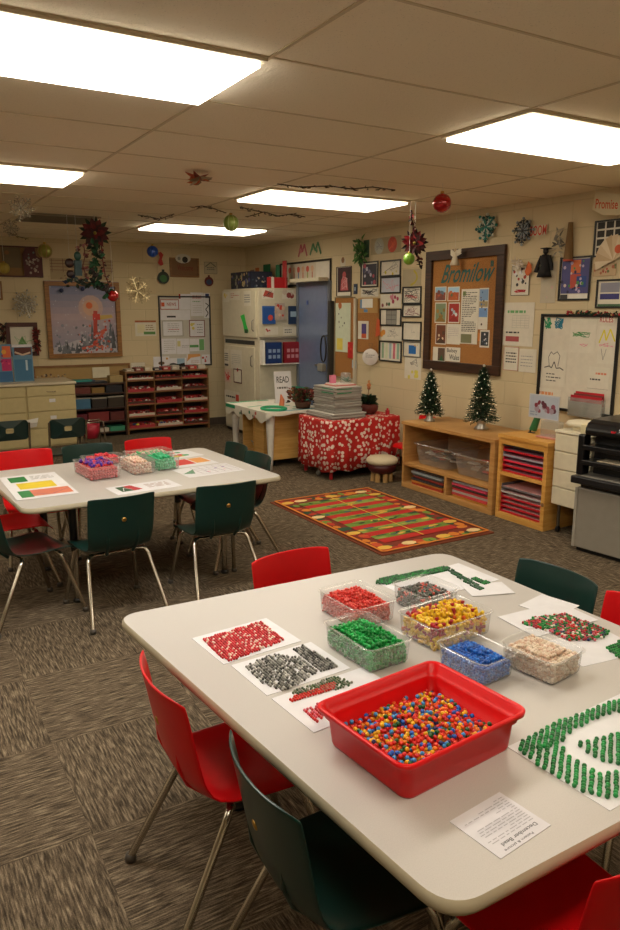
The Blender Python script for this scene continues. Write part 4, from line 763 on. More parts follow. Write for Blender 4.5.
wf(560, 256.5, 591.5, 300.5, lambda a: (a.rect(.06, .16, .94, .94, M('#4a4a80')), a.rect(.35, .28, .68, .6, M('#b04a3a')), a.rect(.35, .62, .66, .92, M('#c86a3a')), a.rect(.55, .3, .86, .55, M('#28478a')), a.blobs(.08, .2, .9, .9, 22, [M('#b8a8c8'), M('#2c2a50'), M('#4a8a4a'), M('#c8b8b0')], .05, 6), a.rect(.06, .04, .3, .14, INK), a.rect(.34, .04, .94, .14, WHITE)), 'colourful comic-style poster in a black frame above the whiteboard', BLACK, .014, 'poster', 'poster', None)
wf(595, 219, 634, 256, lambda a: [(setattr(a, 'k', (i+j) % 3), a.rect(.07+i*.23, .08+j*.23, .26+i*.23, .26+j*.23, M('#26221e'))) for i in range(4) for j in range(4)], 'black and white photo grid in a frame at the upper right', BLACK, .012, 'framed_photo_grid', 'picture', None)
a = RWart(599, 234, 636, 262, .03, None, .003)
for i in range(9): a.k = i % 3; an = math.radians(20+i*20); a.poly([(.5, .05), (.5+.5*math.cos(an), .05+.95*math.sin(an)), (.5+.5*math.cos(an+.36), .05+.9*math.sin(an+.36))], M(('#cdb898', '#bfa684', '#d8c8ac')[i % 3], .8))
a.k = 4; a.disc(.62, .45, .10, M('#c85a34')); put(a, 'paper_fan', 'tan pleated paper fan with a red dot over the photo grid', 'fan')
wp(594, 263.5, 617, 276, lambda a: (a.blobs(.05, .15, .95, .85, 14, [M('#b03a38'), M('#a8684a'), M('#6a7a4a')], .07, 2), a.border(.003, M('#a88a6a'), .002)), 'festive_card', 'card with a row of red shapes below the paper fan', 'card', None, .006, M('#c0a684', .8))
wf(597, 279, 636, 308, lambda a: (a.rect(.1, .55, .6, .88, M('#8a8a98')), a.rect(.1, .3, .6, .5, M('#3a3a78')), a.rect(.05, .06, .95, .14, M('#4a6a4a')), a.lines(.65, .3, .92, .85, 5, GY)), 'framed chart with a grey and a navy bar above the whiteboard\'s right end', BLACK, .012, 'framed_chart', 'picture', None)
t = thing('word_banner', onx(592, 214, WX-.16), 0, 'hanging cream banner with red cursive word at the upper right corner', 'banner')
a = Art(.42, .15, (.25, -1, -.12), (0, 0, 1), .002, None); a.poly([(0, .2), (.04, 1), (.5, .88), (1, .9), (1, .1), (.6, .05), (.2, -.05)], M('#c8bb9a', .8)); a.text('Promise', .05, .25, .42, .68, M('#c0441f', .6), 0); a.build('banner', t, (0, 0, 0))
q = MB(); zc = CZ-t.location.z
for u in (.04, .5): q.tube([(.42*u*.25, -.42*u, .13), (.42*u*.25, -.42*u, zc)], .0012, STRING, 4)
q.build('string', t)
wp(504, 302.5, 534, 346, lambda a: (a.lines(.12, .74, .88, .84, 1, M('#6aa86a'), .6), a.grid(.3, .42, .85, .7, 4, 5, .002, M('#a8a8a0')), a.lines(.1, .27, .55, .35, 1, INK), a.rect(.1, .1, .55, .22, M('#a85050'))), 'notice_sheet', 'white chart sheet with green heading right of the cork board', 'paper', 'sheets right of the cork board', .004)
wp(504, 346.8, 518.8, 370.5, lambda a: (a.border(.004, M('#c08078'), .002), a.lines(.15, .3, .85, .8, 4, INK, .4)), 'notice_sheet', 'small sheet with a reddish border below the chart sheet', 'paper', 'sheets right of the cork board', .004)
wp(519.5, 349, 536.5, 372.3, lambda a: a.lines(.1, .2, .8, .75, 4, M('#9a9a98'), .25), 'notice_sheet', 'plain handwritten sheet left of the whiteboard', 'paper', 'sheets right of the cork board', .004)
t = thing('angel_ornament', onx(455, 257, WX-.10), 0, 'white gauze angel hanging over the cork board\'s top edge', 'ornament')
q = MB(); q.lathe([(0, .05), (.012, .04), (.02, .0), (.045, -.07), (0, -.07)], M('#c9bda6', .6), seg=12); q.sphere((0, 0, .06), .014, M('#c8b090', .6), 8, 6); q.build('body', t)
q = MB(); [q.leaf((0, 0, .02), (.01, s_*.075, .05+.02*k), .02, (-1, 0, 0), M('#cfc5b0', .6), .1) for s_ in (-1, 1) for k in (-1, 0, 1)]; q.build('wing', t)
q = MB(); q.tube([(0, 0, .07), (0, 0, CZ-t.location.z)], .001, STRING, 4); q.build('string', t)
# ------------------------------------------------------------------ door, board above it, tall cabinet
dy0, dy1 = 7.44, 8.12
FR = M('#6d7480', .4, .3)
b = MB(); b.box((WX-.03, dy0-.05, 0), (WX+.01, dy0, 1.93), FR); b.box((WX-.03, dy1, 0), (WX+.01, dy1+.05, 1.93), FR); b.box((WX-.03, dy0, 1.88), (WX+.01, dy1, 1.93), FR); struct(b.build('trim_3', bev=.003))
t = thing('door_1', (WX-.02, dy0, 0), 0, 'blue-grey metal door', 'door'); del t['category']; t['kind'] = 'structure'
Bx('door_panel', (0, 0, .01), (.015, dy1-dy0, 1.88), M('#8797bd', .25, .55), t, .002)
q = MB(); q.tube([(-.01, .1, .95), (-.06, .1, .95), (-.06, .18, .95)], .011, STEEL); q.lathe([(0, 0), (.03, 0)], STEEL, (0, .1, .95)); q.build('handle', t)
q = MB(); q.box((-.003, .45, 1.66), (0, .49, 1.71), M('#1c3f8a', .5)); q.build('sign_plate', t)
ja = RWart(328.5, 297, 335, 374, .06, None); b = MB(); yj = dy0-.09; b.box((WX-.07, yj-.02, .75), (WX-.002, yj+.02, 1.70), M('#4a4a48', .4, .4)); tag(b.build('metal_rail', None, bev=.004), 'tall dark metal rail beside the blue-grey door', 'rail')
t = thing('cable_loop', (WX-.10, yj+.06, 1.15), 0, 'black cable loop hanging on the rail beside the door', 'cable'); q = MB()
q.tube([(0, .06*math.sin(a), .15*math.cos(a)) for a in [2*PI*i/20 for i in range(21)]], .010, BLACK, 7, False); q.build('cable', t); q = MB(); q.tube([(.07, .0, .15), (0, 0, .15)], .008, STEEL); q.build('hook', t)
q = MB(); q.box((-.03, -.02, -.26), (.03, .09, -.17), M('#8a8880', .4)); q.build('plug_box', t, bev=.01)
a = RWart(281, 261, 331.8, 286, .005, M('#c9c0ae', .5)); rnd = random.Random(2)
for i, c in enumerate(('#a8a83a', '#b8503a', '#3a6aa0', '#c85a3a', '#8a9a4a', '#b84a3a')):
    a.k = 1; u = .2+i*.09; a.line([(u, .25), (u, .6)], .02, M(c)); a.disc(u, .68, .03, M('#d0a88a' if i % 2 else '#c0584a'))
a.k = 2; a.rect(.05, .2, .6, .28, M('#b8a880')); a.rect(.72, .2, .98, .9, M('#d4cdc0'))
framed(a, 'picture_board', 'wide board with a row of colourful figures above the door', 'board', .022, BLACK, .014)
b = MB(); y_l, y_r = 9.0, dy0-.02; b.box((WX-.16, y_r, 1.925), (WX-.031, 8.10, 1.965), M('#cfc6ae', .5)); tag(b.build('ledge_shelf', None, bev=.004), 'cream ledge shelf above the door', 'shelf')
# tall cabinet in the corner
cx0, cx1, cy0, cy1, ch = 4.12, 4.67, 8.19, 9.22, 1.86
CB = M('#cbc3ab', .45); CB2 = M('#c2b89c', .5)
t = thing('storage_cabinet', (cx0, cy0, 0), 0, 'tall cream cabinet covered with papers in the far corner', 'cabinet'); w5, l5 = cx1-cx0, cy1-cy0
Bx('body', (.015, 0, .04), (w5, l5, ch), CB, t, .006); Bx('plinth', (.03, .02, 0), (w5-.02, l5-.02, .04), BLACK, t, 0)
d1 = Bx('door', (-.008, .04, 1.26), (.015, l5-.01, ch-.02), CB, t, .006); d2 = Bx('door', (-.008, .10, .06), (.015, l5-.04, 1.14), CB, t, .006)
Bx('dark_slot', (.008, .12, 1.17), (.016, l5-.05, 1.22), BLACK, t, 0)
q = MB(); q.tube([(-.012, .09, 1.34), (-.035, .09, 1.36), (-.035, .09, 1.46), (-.012, .09, 1.48)], .007, STEEL); q.build('handle', d1)
q = MB(); q.tube([(-.012, .14, .9), (-.035, .14, .92), (-.035, .14, 1.02), (-.012, .14, 1.04)], .007, STEEL); q.build('handle', d2)
cbg = 'papers stuck on the tall cabinet'
def cabx(x0, y0, x1, y1, fn, name, lab, base=PAPER2, gap=.003, cat='paper'): a = RWart(x0, y0, x1, y1, gap, base, X=cx0-.008); fn(a); return put(a, name, lab, cat, cbg)
cabx(223.5, 292, 229.5, 302, lambda a: a.blobs(.2, .2, .8, .8, 4, [M('#d8c050')], .15, 1), 'cabinet_note', 'note with yellow spots at the cabinet door\'s top left')
cabx(230, 291, 240, 300, lambda a: a.lines(.1, .2, .9, .8, 3, M('#b87a6a')), 'cabinet_note', 'note with pinkish lines on the upper cabinet door')
cabx(244, 291, 251, 306, lambda a: a.lines(.1, .2, .9, .8, 4, GY), 'cabinet_note', 'tall white note at the upper cabinet door\'s right')
cabx(241, 314, 249, 333, lambda a: (a.poly([(0, .9), (.5, 1), (.7, .5), (1, .1), (.5, 0), (.3, .5)], M('#2fbf4a')), a.rect(.5, 0, .9, .2, M('#1c4a2a'))), 'green_cutout', 'bright green cutout on the upper cabinet door', None, .006, 'cutout')
cabx(224.5, 349, 229, 366, lambda a: (a.lines(.1, .3, .9, .8, 4, INK), a.rect(.1, .02, .9, .14, BLACK)), 'cabinet_note', 'narrow printed note on the lower cabinet door')
cabx(231, 350, 242, 369, lambda a: a.lines(.1, .2, .9, .8, 6, M('#a8a8a0'), .3), 'cabinet_note', 'square white note on the lower cabinet door')
cabx(225, 369, 231, 382, lambda a: a.scribble(.1, .1, .9, .9, 14, M('#c83a34'), .012, 3), 'red_doodle', 'red doodle on the lower cabinet door', M('#d0b8a8'))
cabx(234, 369, 242, 383, lambda a: (a.border(.012, M('#5a3030'), .003), a.disc(.5, .93, .1, RI)), 'framed_note', 'note in a dark border on the lower cabinet door')
cabx(225, 391, 240, 404, lambda a: (a.lines(.1, .4, .8, .7, 1, INK), a.rect(.75, .3, .95, .8, M('#c8483a'))), 'cabinet_note', 'note with a red block low on the cabinet door')
def caby(x0, y0, x1, y1, fn, name, lab, base=PAPER2, gap=.003, cat='paper', t=.0015): a = BWart(x0, y0, x1, y1, gap, base, t, Y=cy0); fn(a); return put(a, name, lab, cat, cbg)
caby(261.5, 289, 274, 299, lambda a: (a.poly([(.1, .3), (.9, .1), (.95, .6), (.3, .9)], M('#b04a3a')), a.scribble(.1, .1, .9, .9, 8, INK, .004, 2)), 'picture_card', 'reddish picture card at the cabinet side\'s top left')
caby(282, 290, 297, 299, lambda a: (a.blobs(.1, .1, .9, .9, 6, [M('#8a3a34'), M('#c8b8a8')], .2, 2)), 'picture_card', 'brownish picture card at the cabinet side\'s top right')
caby(262, 306, 275, 324, lambda a: (a.rect(.08, .08, .9, .9, M('#1f4f96')), a.disc(.6, .35, .2, M('#c84a3a'))), 'blue_booklet', 'bright blue booklet on the cabinet\'s side', M('#2a5aa0'), .005, 'booklet', .01)
caby(288, 306, 297.5, 324, lambda a: (a.rect(.2, .4, .8, .7, M('#9ab4c8'))), 'blue_booklet', 'dark blue booklet on the cabinet\'s side, right one', M('#1c3456'), .005, 'booklet', .01)
caby(274, 303, 284, 320, lambda a: (a.blobs(.1, .1, .9, .9, 10, [M('#c8402c'), M('#d8b8a0'), M('#b09a8a')], .18, 5)), 'flower_cutout', 'red and cream flower cutout between two blue booklets', M('#b8a89a'), .02, 'cutout')
caby(265, 327, 278, 335, lambda a: a.blobs(.1, .2, .5, .8, 3, [M('#b8504a')], .12, 3), 'cabinet_note', 'white note with red marks under the blue booklets')
caby(283, 327, 297, 335, lambda a: a.lines(.1, .2, .6, .8, 2, GY), 'cabinet_note', 'white note at the right under the blue booklets')
t = thing('wall_organizer', (ony(260, 364, cy0).x, cy0-.075, ony(280, 364, cy0).z), 0, 'white pocket organizer with a blue and a red pocket on the cabinet', 'organizer'); w6 = ony(299, 364, cy0).x-t.location.x; h6 = ony(280, 340, cy0).z-t.location.z
Bx('base_shelf', (0, 0, 0), (w6, .07, .012), WHITE, t); Bx('end_panel', (0, 0, .012), (.035, .07, h6), WHITE, t); Bx('top_lip', (-.005, .03, h6+.02), (w6+.01, .074, h6+.045), M('#8a8474', .5), t)
for k, (c, u) in enumerate((('#17356f', .05), ('#8f1722', w6*.56))):
    pk = Bx('pocket', (u, .005, .014), (u+w6*.40, .06, h6*.92), M(c, .4), t, .004); 
    pa = Art(w6*.34, h6*.8, (1, 0, 0), (0, 0, 1), .001, M(c, .45)); [pa.rect(.08+i*.32, .2+.3*j, .30+i*.32, .38+.3*j, M('#8fa4c8' if k == 0 else '#c88a90', .5)) for i in range(3) for j in range(2)]; pa.build('pocket_print', pk, (u+w6*.03, .0035, .014+h6*.05))
# things on top of the cabinet
t = thing('gift_box', (4.20, 8.52, ch), 0, 'dark blue box with a printed scene on top of the tall cabinet', 'box')
Bx('box', (0, 0, 0), (.30, .58, .21), M('#1c2036', .5), t, .004); a = Art(.58, .21, (0, -1, 0), (0, 0, 1), .002, M('#1c2036', .5)); a.blobs(.05, .1, .95, .9, 40, [M('#8a8a7a'), M('#3a4a3a'), M('#b8a070'), M('#4a4a7a')], .05, 3); bb_ = a.build('front_scene', t, (-.002, .58, 0))
a = Art(.30, .20, (1, 0, 0), (0, 0, 1), .002, M('#22283c', .5)); a.blobs(.05, .1, .95, .8, 22, [M('#8a8a9a'), M('#3a4a5a'), M('#b8a890')], .06, 4); a.build('side_scene', t, (0, -.002, 0))
q = MB(); q.box((0, 0, 0), (.26, .06, .13), M('#b01c22', .5)); q.box((.03, -.002, .0), (.07, .062, .132), M('#d8d0c8', .6)); tag(q.build('red_box', None, (4.30, 8.22, ch), bev=.003), 'red box with a white band on top of the cabinet', 'box')
strand('flower_bunch', 243, 282, 4.30, 'pale dried flower bunch at the left of the scene box', ['#b8a070', '#d8c8a0', '#6a7a4a'], 60, .07, .07, 'flowers', 8, .06)
t = thing('letter_banner', (4.52, 9.18, ch), 0, 'green and orange letter banner standing behind the scene box', 'banner')
for k, (c, y) in enumerate((('#8a6a5a', -.02), ('#b8683a', -.17), ('#1c5a34', -.40), ('#2a6a4a', -.74), ('#b03a3a', -.92))):
    q = MB(); q.box((0, y-(.16 if k == 2 else .07), .0), (.012, y+.02, (.26, .28, .31, .29, .33)[k]), M(c, .7)); q.build('letter_panel', t)
# ------------------------------------------------------------------ desk with paper top, wooden cabinet below, centrepiece
kx0, kx1, ky0, ky1, kz = 3.33, 4.02, 6.44, 7.40, .60
t = thing('craft_table', (kx0, ky0, 0), 0, 'small craft table with a painted paper cover and white tapered legs', 'table'); w, l = kx1-kx0, ky1-ky0
Bx('tabletop', (0, 0, kz-.03), (w, l, kz-.002), WHITE, t, .004)
for x in (.07, w-.07):
    for y in (.07, l-.07):
        q = MB(); q.lathe([(0, 0), (.020, 0), (.026, .1), (.040, .40), (.048, kz-.03)], M('#cfcbc2', .4), (x, y, 0), 14); q.build('leg', t)
o = MB(); n = 26; rows = []
for zz, off in ((0, -.0), (.0, .0), (-.05, .006), (-.095, .004)):
    r = []
    for i in range(n+1):
        y = l+.01-(l+.02)*i/n; r.append((-.006-off, y, kz+.002+zz*(1+.25*math.sin(i*.9)) if zz else kz+.002))
    for i in range(10): r.append((-.006+(w*.9)*(i+1)/10, -.01-off, kz+.002+zz*.35*(1+.3*math.sin(i)) if zz else kz+.002))
    rows.append(r)
o.loft(rows[1:], M('#d6d2c4', .7), True, closed=False); o.box((-.006, -.01, kz), (w, l+.01, kz+.002), M('#d6d2c4', .7)); cov = tag(o.build('paper_cover', None, (kx0, ky0, 0)), 'painted paper cover draped over the craft table', 'table cover')
a = Art(w, l, (1, 0, 0), (0, 1, 0), .0045, None); gr_ = M('#2a9a6a', .7); a.k = 0
a.line([(.02, .95), (.3, .97), (.7, .95)], .06, gr_); a.k = 1; a.line([(.03, .5), (.3, .55)], .03, gr_); a.blobs(.15, .1, .8, .9, 12, [M('#d88a70'), M('#7aa8c0'), M('#d8b8a8'), gr_], .05, 9); a.k = 2; a.line([(.2, .03), (.9, .05)], .04, M('#3a9ab0')); a.build('painted_marks', cov, (0, 0, kz-.001))
a = Art(l, .09, (0, -1, 0), (0, 0, 1), .001, None); a.rect(0, .6, .25, 1, gr_); a.blobs(.3, .2, .8, .8, 9, [M('#3a3a30'), M('#4a8a6a'), M('#c86a5a')], .022, 4); a.build('painted_edge', cov, (-.0125, l, kz-.092))
q = MB(); q.tube([(.12*math.cos(i*PI/12), .12*math.sin(i*PI/12)*1.2, .012) for i in range(25)], .014, M('#1f9a68', .5), 8, False); tag(q.build('green_ring', None, (3.50, 6.62, kz+.003)), 'flat green ring lying on the craft table', 'ring')
t = thing('wooden_cabinet', (3.45, 6.60, 0), 0, 'birch wooden cabinet pushed under the craft table', 'cabinet'); w, l, h = .50, .66, .545
Bx('side_panel', (0, 0, .08), (w, .02, h), BIRCH, t); Bx('side_panel', (0, l-.02, .08), (w, l, h), BIRCH, t); Bx('back_panel', (w-.02, .02, .08), (w, l-.02, h), BIRCH, t); Bx('top_board', (0, .02, h-.02), (w-.02, l-.02, h), BIRCH, t); Bx('bottom_board', (0, .02, .08), (w-.02, l-.02, .10), BIRCH, t)
Bx('divider', (0, l-.28, .10), (w-.02, l-.26, h-.02), BIRCH, t); Bx('divider', (0, .16, .10), (w-.02, .175, h-.02), BIRCH, t); Bx('door', (.005, .18, .11), (.02, l-.285, h-.03), BIRCH, t, .003)
for x in (.05, w-.05):
    for y in (.06, l-.06): q = MB(); q.sphere((x, y, .035), .035, BLACK, 12, 8, (1, .5, 1)); q.tube([(x, y, .035), (x, y, .08)], .010, STEEL); q.build('caster', t)
rnd = random.Random(8); q = MB()
for i in range(14): q.tube([(rnd.uniform(.05, .2), rnd.uniform(.0, .16), .008), (rnd.uniform(.03, .2), rnd.uniform(.0, .16), rnd.uniform(.05, .14))], .006, M(rnd.choice(['#a8a89a', '#4a4a44', '#8a6a3a']), .5), 5)
tag(q.build('loose_supplies', None, (3.47, 7.03, .102)), 'loose supplies in the birch cabinet\'s open cubby', 'supplies', None, 'stuff')
t = thing('floral_centerpiece', (3.81, 6.56, kz+.005), 0, 'brown and red dried floral centrepiece at the craft table\'s end', 'flowers')
rnd = random.Random(12); q = MB(); q.lathe([(0, 0), (.07, 0), (.09, .06), (.08, .07), (0, .06)], M('#5a3a28', .8), seg=14); q.build('basket', t)
q = MB(); cs = [M(c, .7) for c in ('#5a1a1a', '#7a2a22', '#4a3a20', '#3a2a1c', '#8a5a34', '#44502a')]
for i in range(300):
    a1, r1 = rnd.uniform(0, 2*PI), rnd.uniform(0, .15)**1; b0 = Vector((math.cos(a1)*r1, math.sin(a1)*r1, .06+rnd.uniform(0, .13))); d = Vector((math.cos(a1), math.sin(a1), rnd.uniform(-.3, 1.2))).normalized()*rnd.uniform(.03, .06); q.leaf(b0, b0+d, .014, (rnd.uniform(-1, 1), rnd.uniform(-1, 1), .6), cs[i % 6], .3)
q.build('blooms', t)
for i in range(7): q = MB(); a1 = i*.9; q.sphere((0, 0, 0), .018, M('#7a1c22', .4), 10, 7); q.build('berry', t, (math.cos(a1)*.09, math.sin(a1)*.09, .12+.03*(i % 3)))
t = thing('word_sign', (3.75, 7.05, kz+.004), 0, 'white lettered sign standing on the craft table', 'sign')
a = Art(.20, .34, (1, -.1, 0), (0, .12, 1), .004, PAPER); a.text('READ', .14, .64, .86, .84, INK); a.lines(.15, .42, .8, .54, 1, GY, .5); a.build('card', t); Bx('stand', (.02, .02, 0), (.18, .08, .012), WHITE, t)
q = MB(); q.tube([(0, 0, 0), (.01, 0, .07), (0, .01, .13)], [.03, .026, .006], M('#d87a50', .6), 10); tag(q.build('orange_cone', None, (3.66, 6.75, kz+.005)), 'small orange cone beside the lettered sign', 'decoration')
# teal chair behind the desk
t = make_chair(M('#1f7a62', .35), 'teal chair back showing behind the craft table'); t.location = (4.28, 7.72, 0); t.rotation_euler = (0, 0, math.radians(110)); tag(t, 'teal chair back showing behind the craft table', 'chair')
# ------------------------------------------------------------------ red cloth table
ax0, ax1, ay0, ay1, az = 3.66, 4.48, 5.80, 6.38, .565
t = thing('side_table', (ax0, ay0, 0), 0, 'low side table hidden under the red dotted cloth, on red legs', 'table'); w, l = ax1-ax0, ay1-ay0
Bx('tabletop', (.01, .01, az-.03), (w-.01, l-.01, az), MIDW, t)
for x in (.05, w-.05):
    for y in (.05, l-.05): q = MB(); q.tube([(x, y, 0), (x, y, az-.03)], .018, M('#a01820', .4), 10); q.build('leg', t)
q = MB(); q.sphere((.03, .25, .028), .028, M('#7a7468', .5), 12, 8, (1, .5, 1)); q.tube([(.03, .25, .03), (.03, .25, .12)], .008, STEEL); q.build('caster', t)
b = MB(); n = 110; rings = []
def edge(s_, off):   # rectangle perimeter with folds
    P = 2*(w+l); d = (s_ % 1)*P
    if d < w: p, nn = (d, 0), (0, -1)
    elif d < w+l: p, nn = (w, d-w), (1, 0)
    elif d < 2*w+l: p, nn = (w-(d-w-l), l), (0, 1)
    else: p, nn = (0, l-(d-2*w-l)), (-1, 0)
    return (p[0]+nn[0]*off, p[1]+nn[1]*off)
for k, (z, am) in enumerate(((az+.004, 0), (az+.003, .0), (az-.02, .2), (az-.15, .5), (az-.32, .8), (.085, 1))):
    rg_ = []
    for i in range(n):
        s_ = i/n; off = .008+am*.028*(.5+.5*math.sin(s_*2*PI*17+math.sin(s_*31))); 
        if k == 0: off = -.01
        x, y = edge(s_, off); rg_.append((x, y, z+(.012*math.sin(s_*2*PI*9) if k == 5 else 0)))
    rings.append(rg_)
b.loft(rings, dotcloth(), True, cap0=True); tag(b.build('tablecloth', None, (ax0, ay0, 0), solid=.003), 'red cloth with white dots draped over the low side table', 'tablecloth')
NP = M('#b8b4ac', .8); N2 = M('#a29e96', .8); rnd = random.Random(6); zz = az+.008
for i in range(24):
    hgt = .0125; nx, ny = (.32, .37) if i > 3 else (.40, .46); b = MB(); m = NP if i % 2 else N2
    b.box((-nx/2, -ny/2, 0), (nx/2, ny/2, hgt*.30), m); b.box((-nx/2+.002, -ny/2+.002, hgt*.30), (nx/2-.003, ny/2-.004, hgt*.62), M('#8a867e', .8)); b.box((-nx/2, -ny/2, hgt*.62), (nx/2, ny/2, hgt*.93), m)
    lb = 'newspaper in the stack on the red cloth, '+(f'number {i+1} up' if i else 'lying directly on the cloth')
    if i in (19, 22): b.box((-nx/2-.0015, -ny/2+.02, hgt*.1), (-nx/2, ny/2-.15, hgt*.9), M('#1f8a5a', .6)); b.box((-nx/2+.03, -ny/2-.0015, hgt*.1), (nx/2-.12, -ny/2, hgt*.9), M('#1f8a5a', .6)); lb += ', with green print'
    tag(b.build('newspaper', None, (3.93+rnd.uniform(-.01, .01)-(.02 if i < 4 else 0), 6.09+rnd.uniform(-.01, .01), zz), rnd.uniform(-.05, .05)), lb, 'newspaper', 'newspapers stacked on the red cloth'); zz += hgt
q = MB(); q.box((-.12, -.10, 0), (.12, .10, .012), M('#c87a70', .6)); q.box((-.11, .0, .012), (-.05, .03, .10), M('#d87a94', .5)); q.box((-.115, -.09, .012), (.1, .09, .022), M('#d8d0c8', .6)); tag(q.build('pink_carton', None, (3.97, 6.1, zz)), 'pink and white carton on top of the newspaper stack', 'box')
t = thing('mini_plant', (4.02, 6.08, zz+.022), 0, 'tiny green plant under a clear cup on the newspaper stack', 'plant')
q = MB(); rnd = random.Random(3); [q.leaf((0, 0, .01), (rnd.uniform(-.05, .05), rnd.uniform(-.05, .05), rnd.uniform(.02, .07)), .01, (1, 0, .5), M('#2a6a44', .6)) for _ in range(24)]; q.build('leaves', t); q = MB(); q.lathe([(.055, 0), (.05, .09), (.042, .10), (0, .10)], CLEAR, seg=18); q.build('cup', t)
t = thing('plant_basket', (4.28, 6.07, az+.005), 0, 'dark red basket with dark green plant on the red cloth', 'plant')
q = MB(); q.lathe([(0, 0), (.07, 0), (.105, .04), (.11, .08), (.09, .105), (.085, .10), (0, .09)], M('#5a2018', .6, bump=.8, bscale=120), seg=20); q.build('basket', t)
rnd = random.Random(21); q = MB()
for i in range(60): a1 = rnd.uniform(0, 2*PI); q.leaf((0, 0, .09), (math.cos(a1)*rnd.uniform(.06, .13), math.sin(a1)*rnd.uniform(.06, .13), rnd.uniform(.10, .20)), .022, (0, 0, 1), M(rnd.choice(['#16301c', '#1f4028', '#2a3a20']), .6), .3)
q.build('leaves', t); q = MB(); q.tube([(0, .0, .1), (.005, -.01, .27)], .004, MIDW); q.sphere((.005, -.01, .29), .022, M('#b8703c', .6), 10, 7); q.sphere((.005, -.01, .26), .018, M('#a8623a', .6), 10, 7); q.sphere((.005, -.01, .325), .014, M('#c8905a', .6), 8, 6); q.build('gingerbread_pick', t)
q = MB(); q.lathe([(.025, 0), (.028, .005), (.02, .12), (.024, .15), (.022, .15), (.018, .12)], CLEAR, seg=14); q.box((-.014, -.004, .01), (.014, .004, .13), M('#c8a8a8', .5)); tag(q.build('glass_vase', None, (4.19, 6.26, az+.005)), 'thin clear vase left of the plant basket', 'vase')
q = MB(); q.box((0, 0, 0), (.03, .03, .045), M('#b01c2c', .5)); q.sphere((.015, .015, .055), .012, M('#c82c3a', .5), 8, 6); tag(q.build('red_candle', None, (4.40, 5.90, az+.005)), 'small red box at the right front of the red cloth', 'box')
# stool
t = thing('cushion_stool', (4.10, 5.56, 0), 0, 'round stool with cream cushion and wooden legs beside the oak shelf', 'stool')
q = MB(); q.lathe([(0, .075), (.10, .08), (.135, .12), (.14, .17), (0, .17)], M('#4a1418', .4), seg=24); q.build('bowl', t)
q = MB(); q.lathe([(0, .165), (.13, .168), (.155, .19), (.152, .215), (.12, .235), (0, .24)], M('#cfc2a4', .85, bump=.4), seg=26); q.build('cushion', t)
for i in range(7): a1 = i*2*PI/7; q = MB(); q.tube([(.085*math.cos(a1), .085*math.sin(a1), 0), (.08*math.cos(a1), .08*math.sin(a1), .10)], [.026, .022], M('#b08a54', .6), 12); q.build('leg', t)
t = copy_tree(PROTO['red']); t.location = (4.33, 5.545, 0); t.rotation_euler = (0, 0, PI/2); t.scale = (.78, .78, .86); tag(t, 'red chair squeezed between the red cloth table and the oak shelf', 'chair')
t.location = (4.47, 5.53, 0)
# ------------------------------------------------------------------ back wall furniture
bx0, bx1, by0_, bz = -.6, 2.09, 9.03, .765
t = thing('drawer_counter', (bx0, by0_, 0), 0, 'long cream counter with drawers against the back wall at left', 'counter'); w, l = bx1-bx0, WY-.014-by0_
Bx('body', (0, .012, 0), (w, l, bz-.03), M('#bfae7f', .5), t, .003); Bx('worktop', (-.01, -.02, bz-.03), (w+.012, l, bz), M('#d2c6ac', .4), t, .005)
for c, (u0, u1) in enumerate(((.0, .55), (.56, 1.335), (1.345, 2.12), (2.13, w))):
    for (z0, z1) in ((.02, .22), (.23, .42), (.43, .60), (.61, bz-.04)):
        d = Bx('drawer', (u0+.006, -.004, z0), (u1-.006, .012, z1), M('#c6b686', .5), t, .003)
        if z0 > .6 : q = MB(); uc = (u0+u1)/2; q.tube([(uc-.05, -.004, z0+.05), (uc-.045, -.02, z0+.045), (uc+.045, -.02, z0+.045), (uc+.05, -.004, z0+.05)], .005, CHROME, 7); q.build('handle', d)
        elif c == 3 or z0 > .4: q = MB(); uc = (u0+u1)/2; q.box((uc-.03, -.006, z0+.10), (uc+.04, -.004, z0+.14), PAPER); q.build('label_card', d)
for k, (x0, x1, z1, cs, lab, ar) in enumerate(((0, 12, 345, ('#c8305a', '#d8603a', '#3a6a9a', '#8a2a6a'), 'tall pink, orange and blue picture board on the counter', 0), (13, 33, 346, ('#4a7898', '#7a3a34', '#5a84a0', '#c8b8a8'), 'blue picture board with brown trees on the counter', 1))):
    x0 -= 3*(k == 0)
    a = BWart(x0, z1, x1, 383, 0, M('#5f88a4', .5), .015, Y=9.3); a.loc = (a.loc[0], 9.3, bz)
    if ar: a.rect(.06, .03, .94, .60, M('#3f7296')); a.rect(.1, .72, .95, .92, M('#5a2e28')); a.line([(.12, .80), (.5, .72), (.9, .78)], .02, M('#d0b49a')); a.rect(.62, .3, .72, .58, M('#b8ccd8')); a.rect(0, .93, 1, 1, PAPER)
    else: a.rect(.4, .65, .95, .95, M('#d8663c')); a.disc(.5, .8, .16, M('#e0a03a')); a.rect(.3, .3, .95, .62, M('#c02a6a')); a.rect(.1, .02, .98, .28, M('#3a6a98')); a.blobs(.2, .3, .9, .7, 6, [M('#e04a7a'), M('#8a1c5a')], .1, 3)
    put(a, 'picture_board', lab, 'picture board', 'picture boards on the counter')
# cork strip board behind the shelves
a = BWart(33, 364.5, 130, 386, .004, M('#a88a58', .8)); a.blobs(.02, .1, .32, .6, 60, [M('#6a4a34'), M('#8a7a5a'), M('#4a3a30'), M('#b0a080')], .012, 2)
framed(a, 'strip_board', 'long tan strip board in a wooden frame above the low shelves', 'board', .025, MIDW, .02)
a = BWart(92, 367, 109, 377.5, .025, M('#d8cfb4', .7), Y=WY); put(a, 'cream_card', 'blank cream card on the long strip board', 'card')
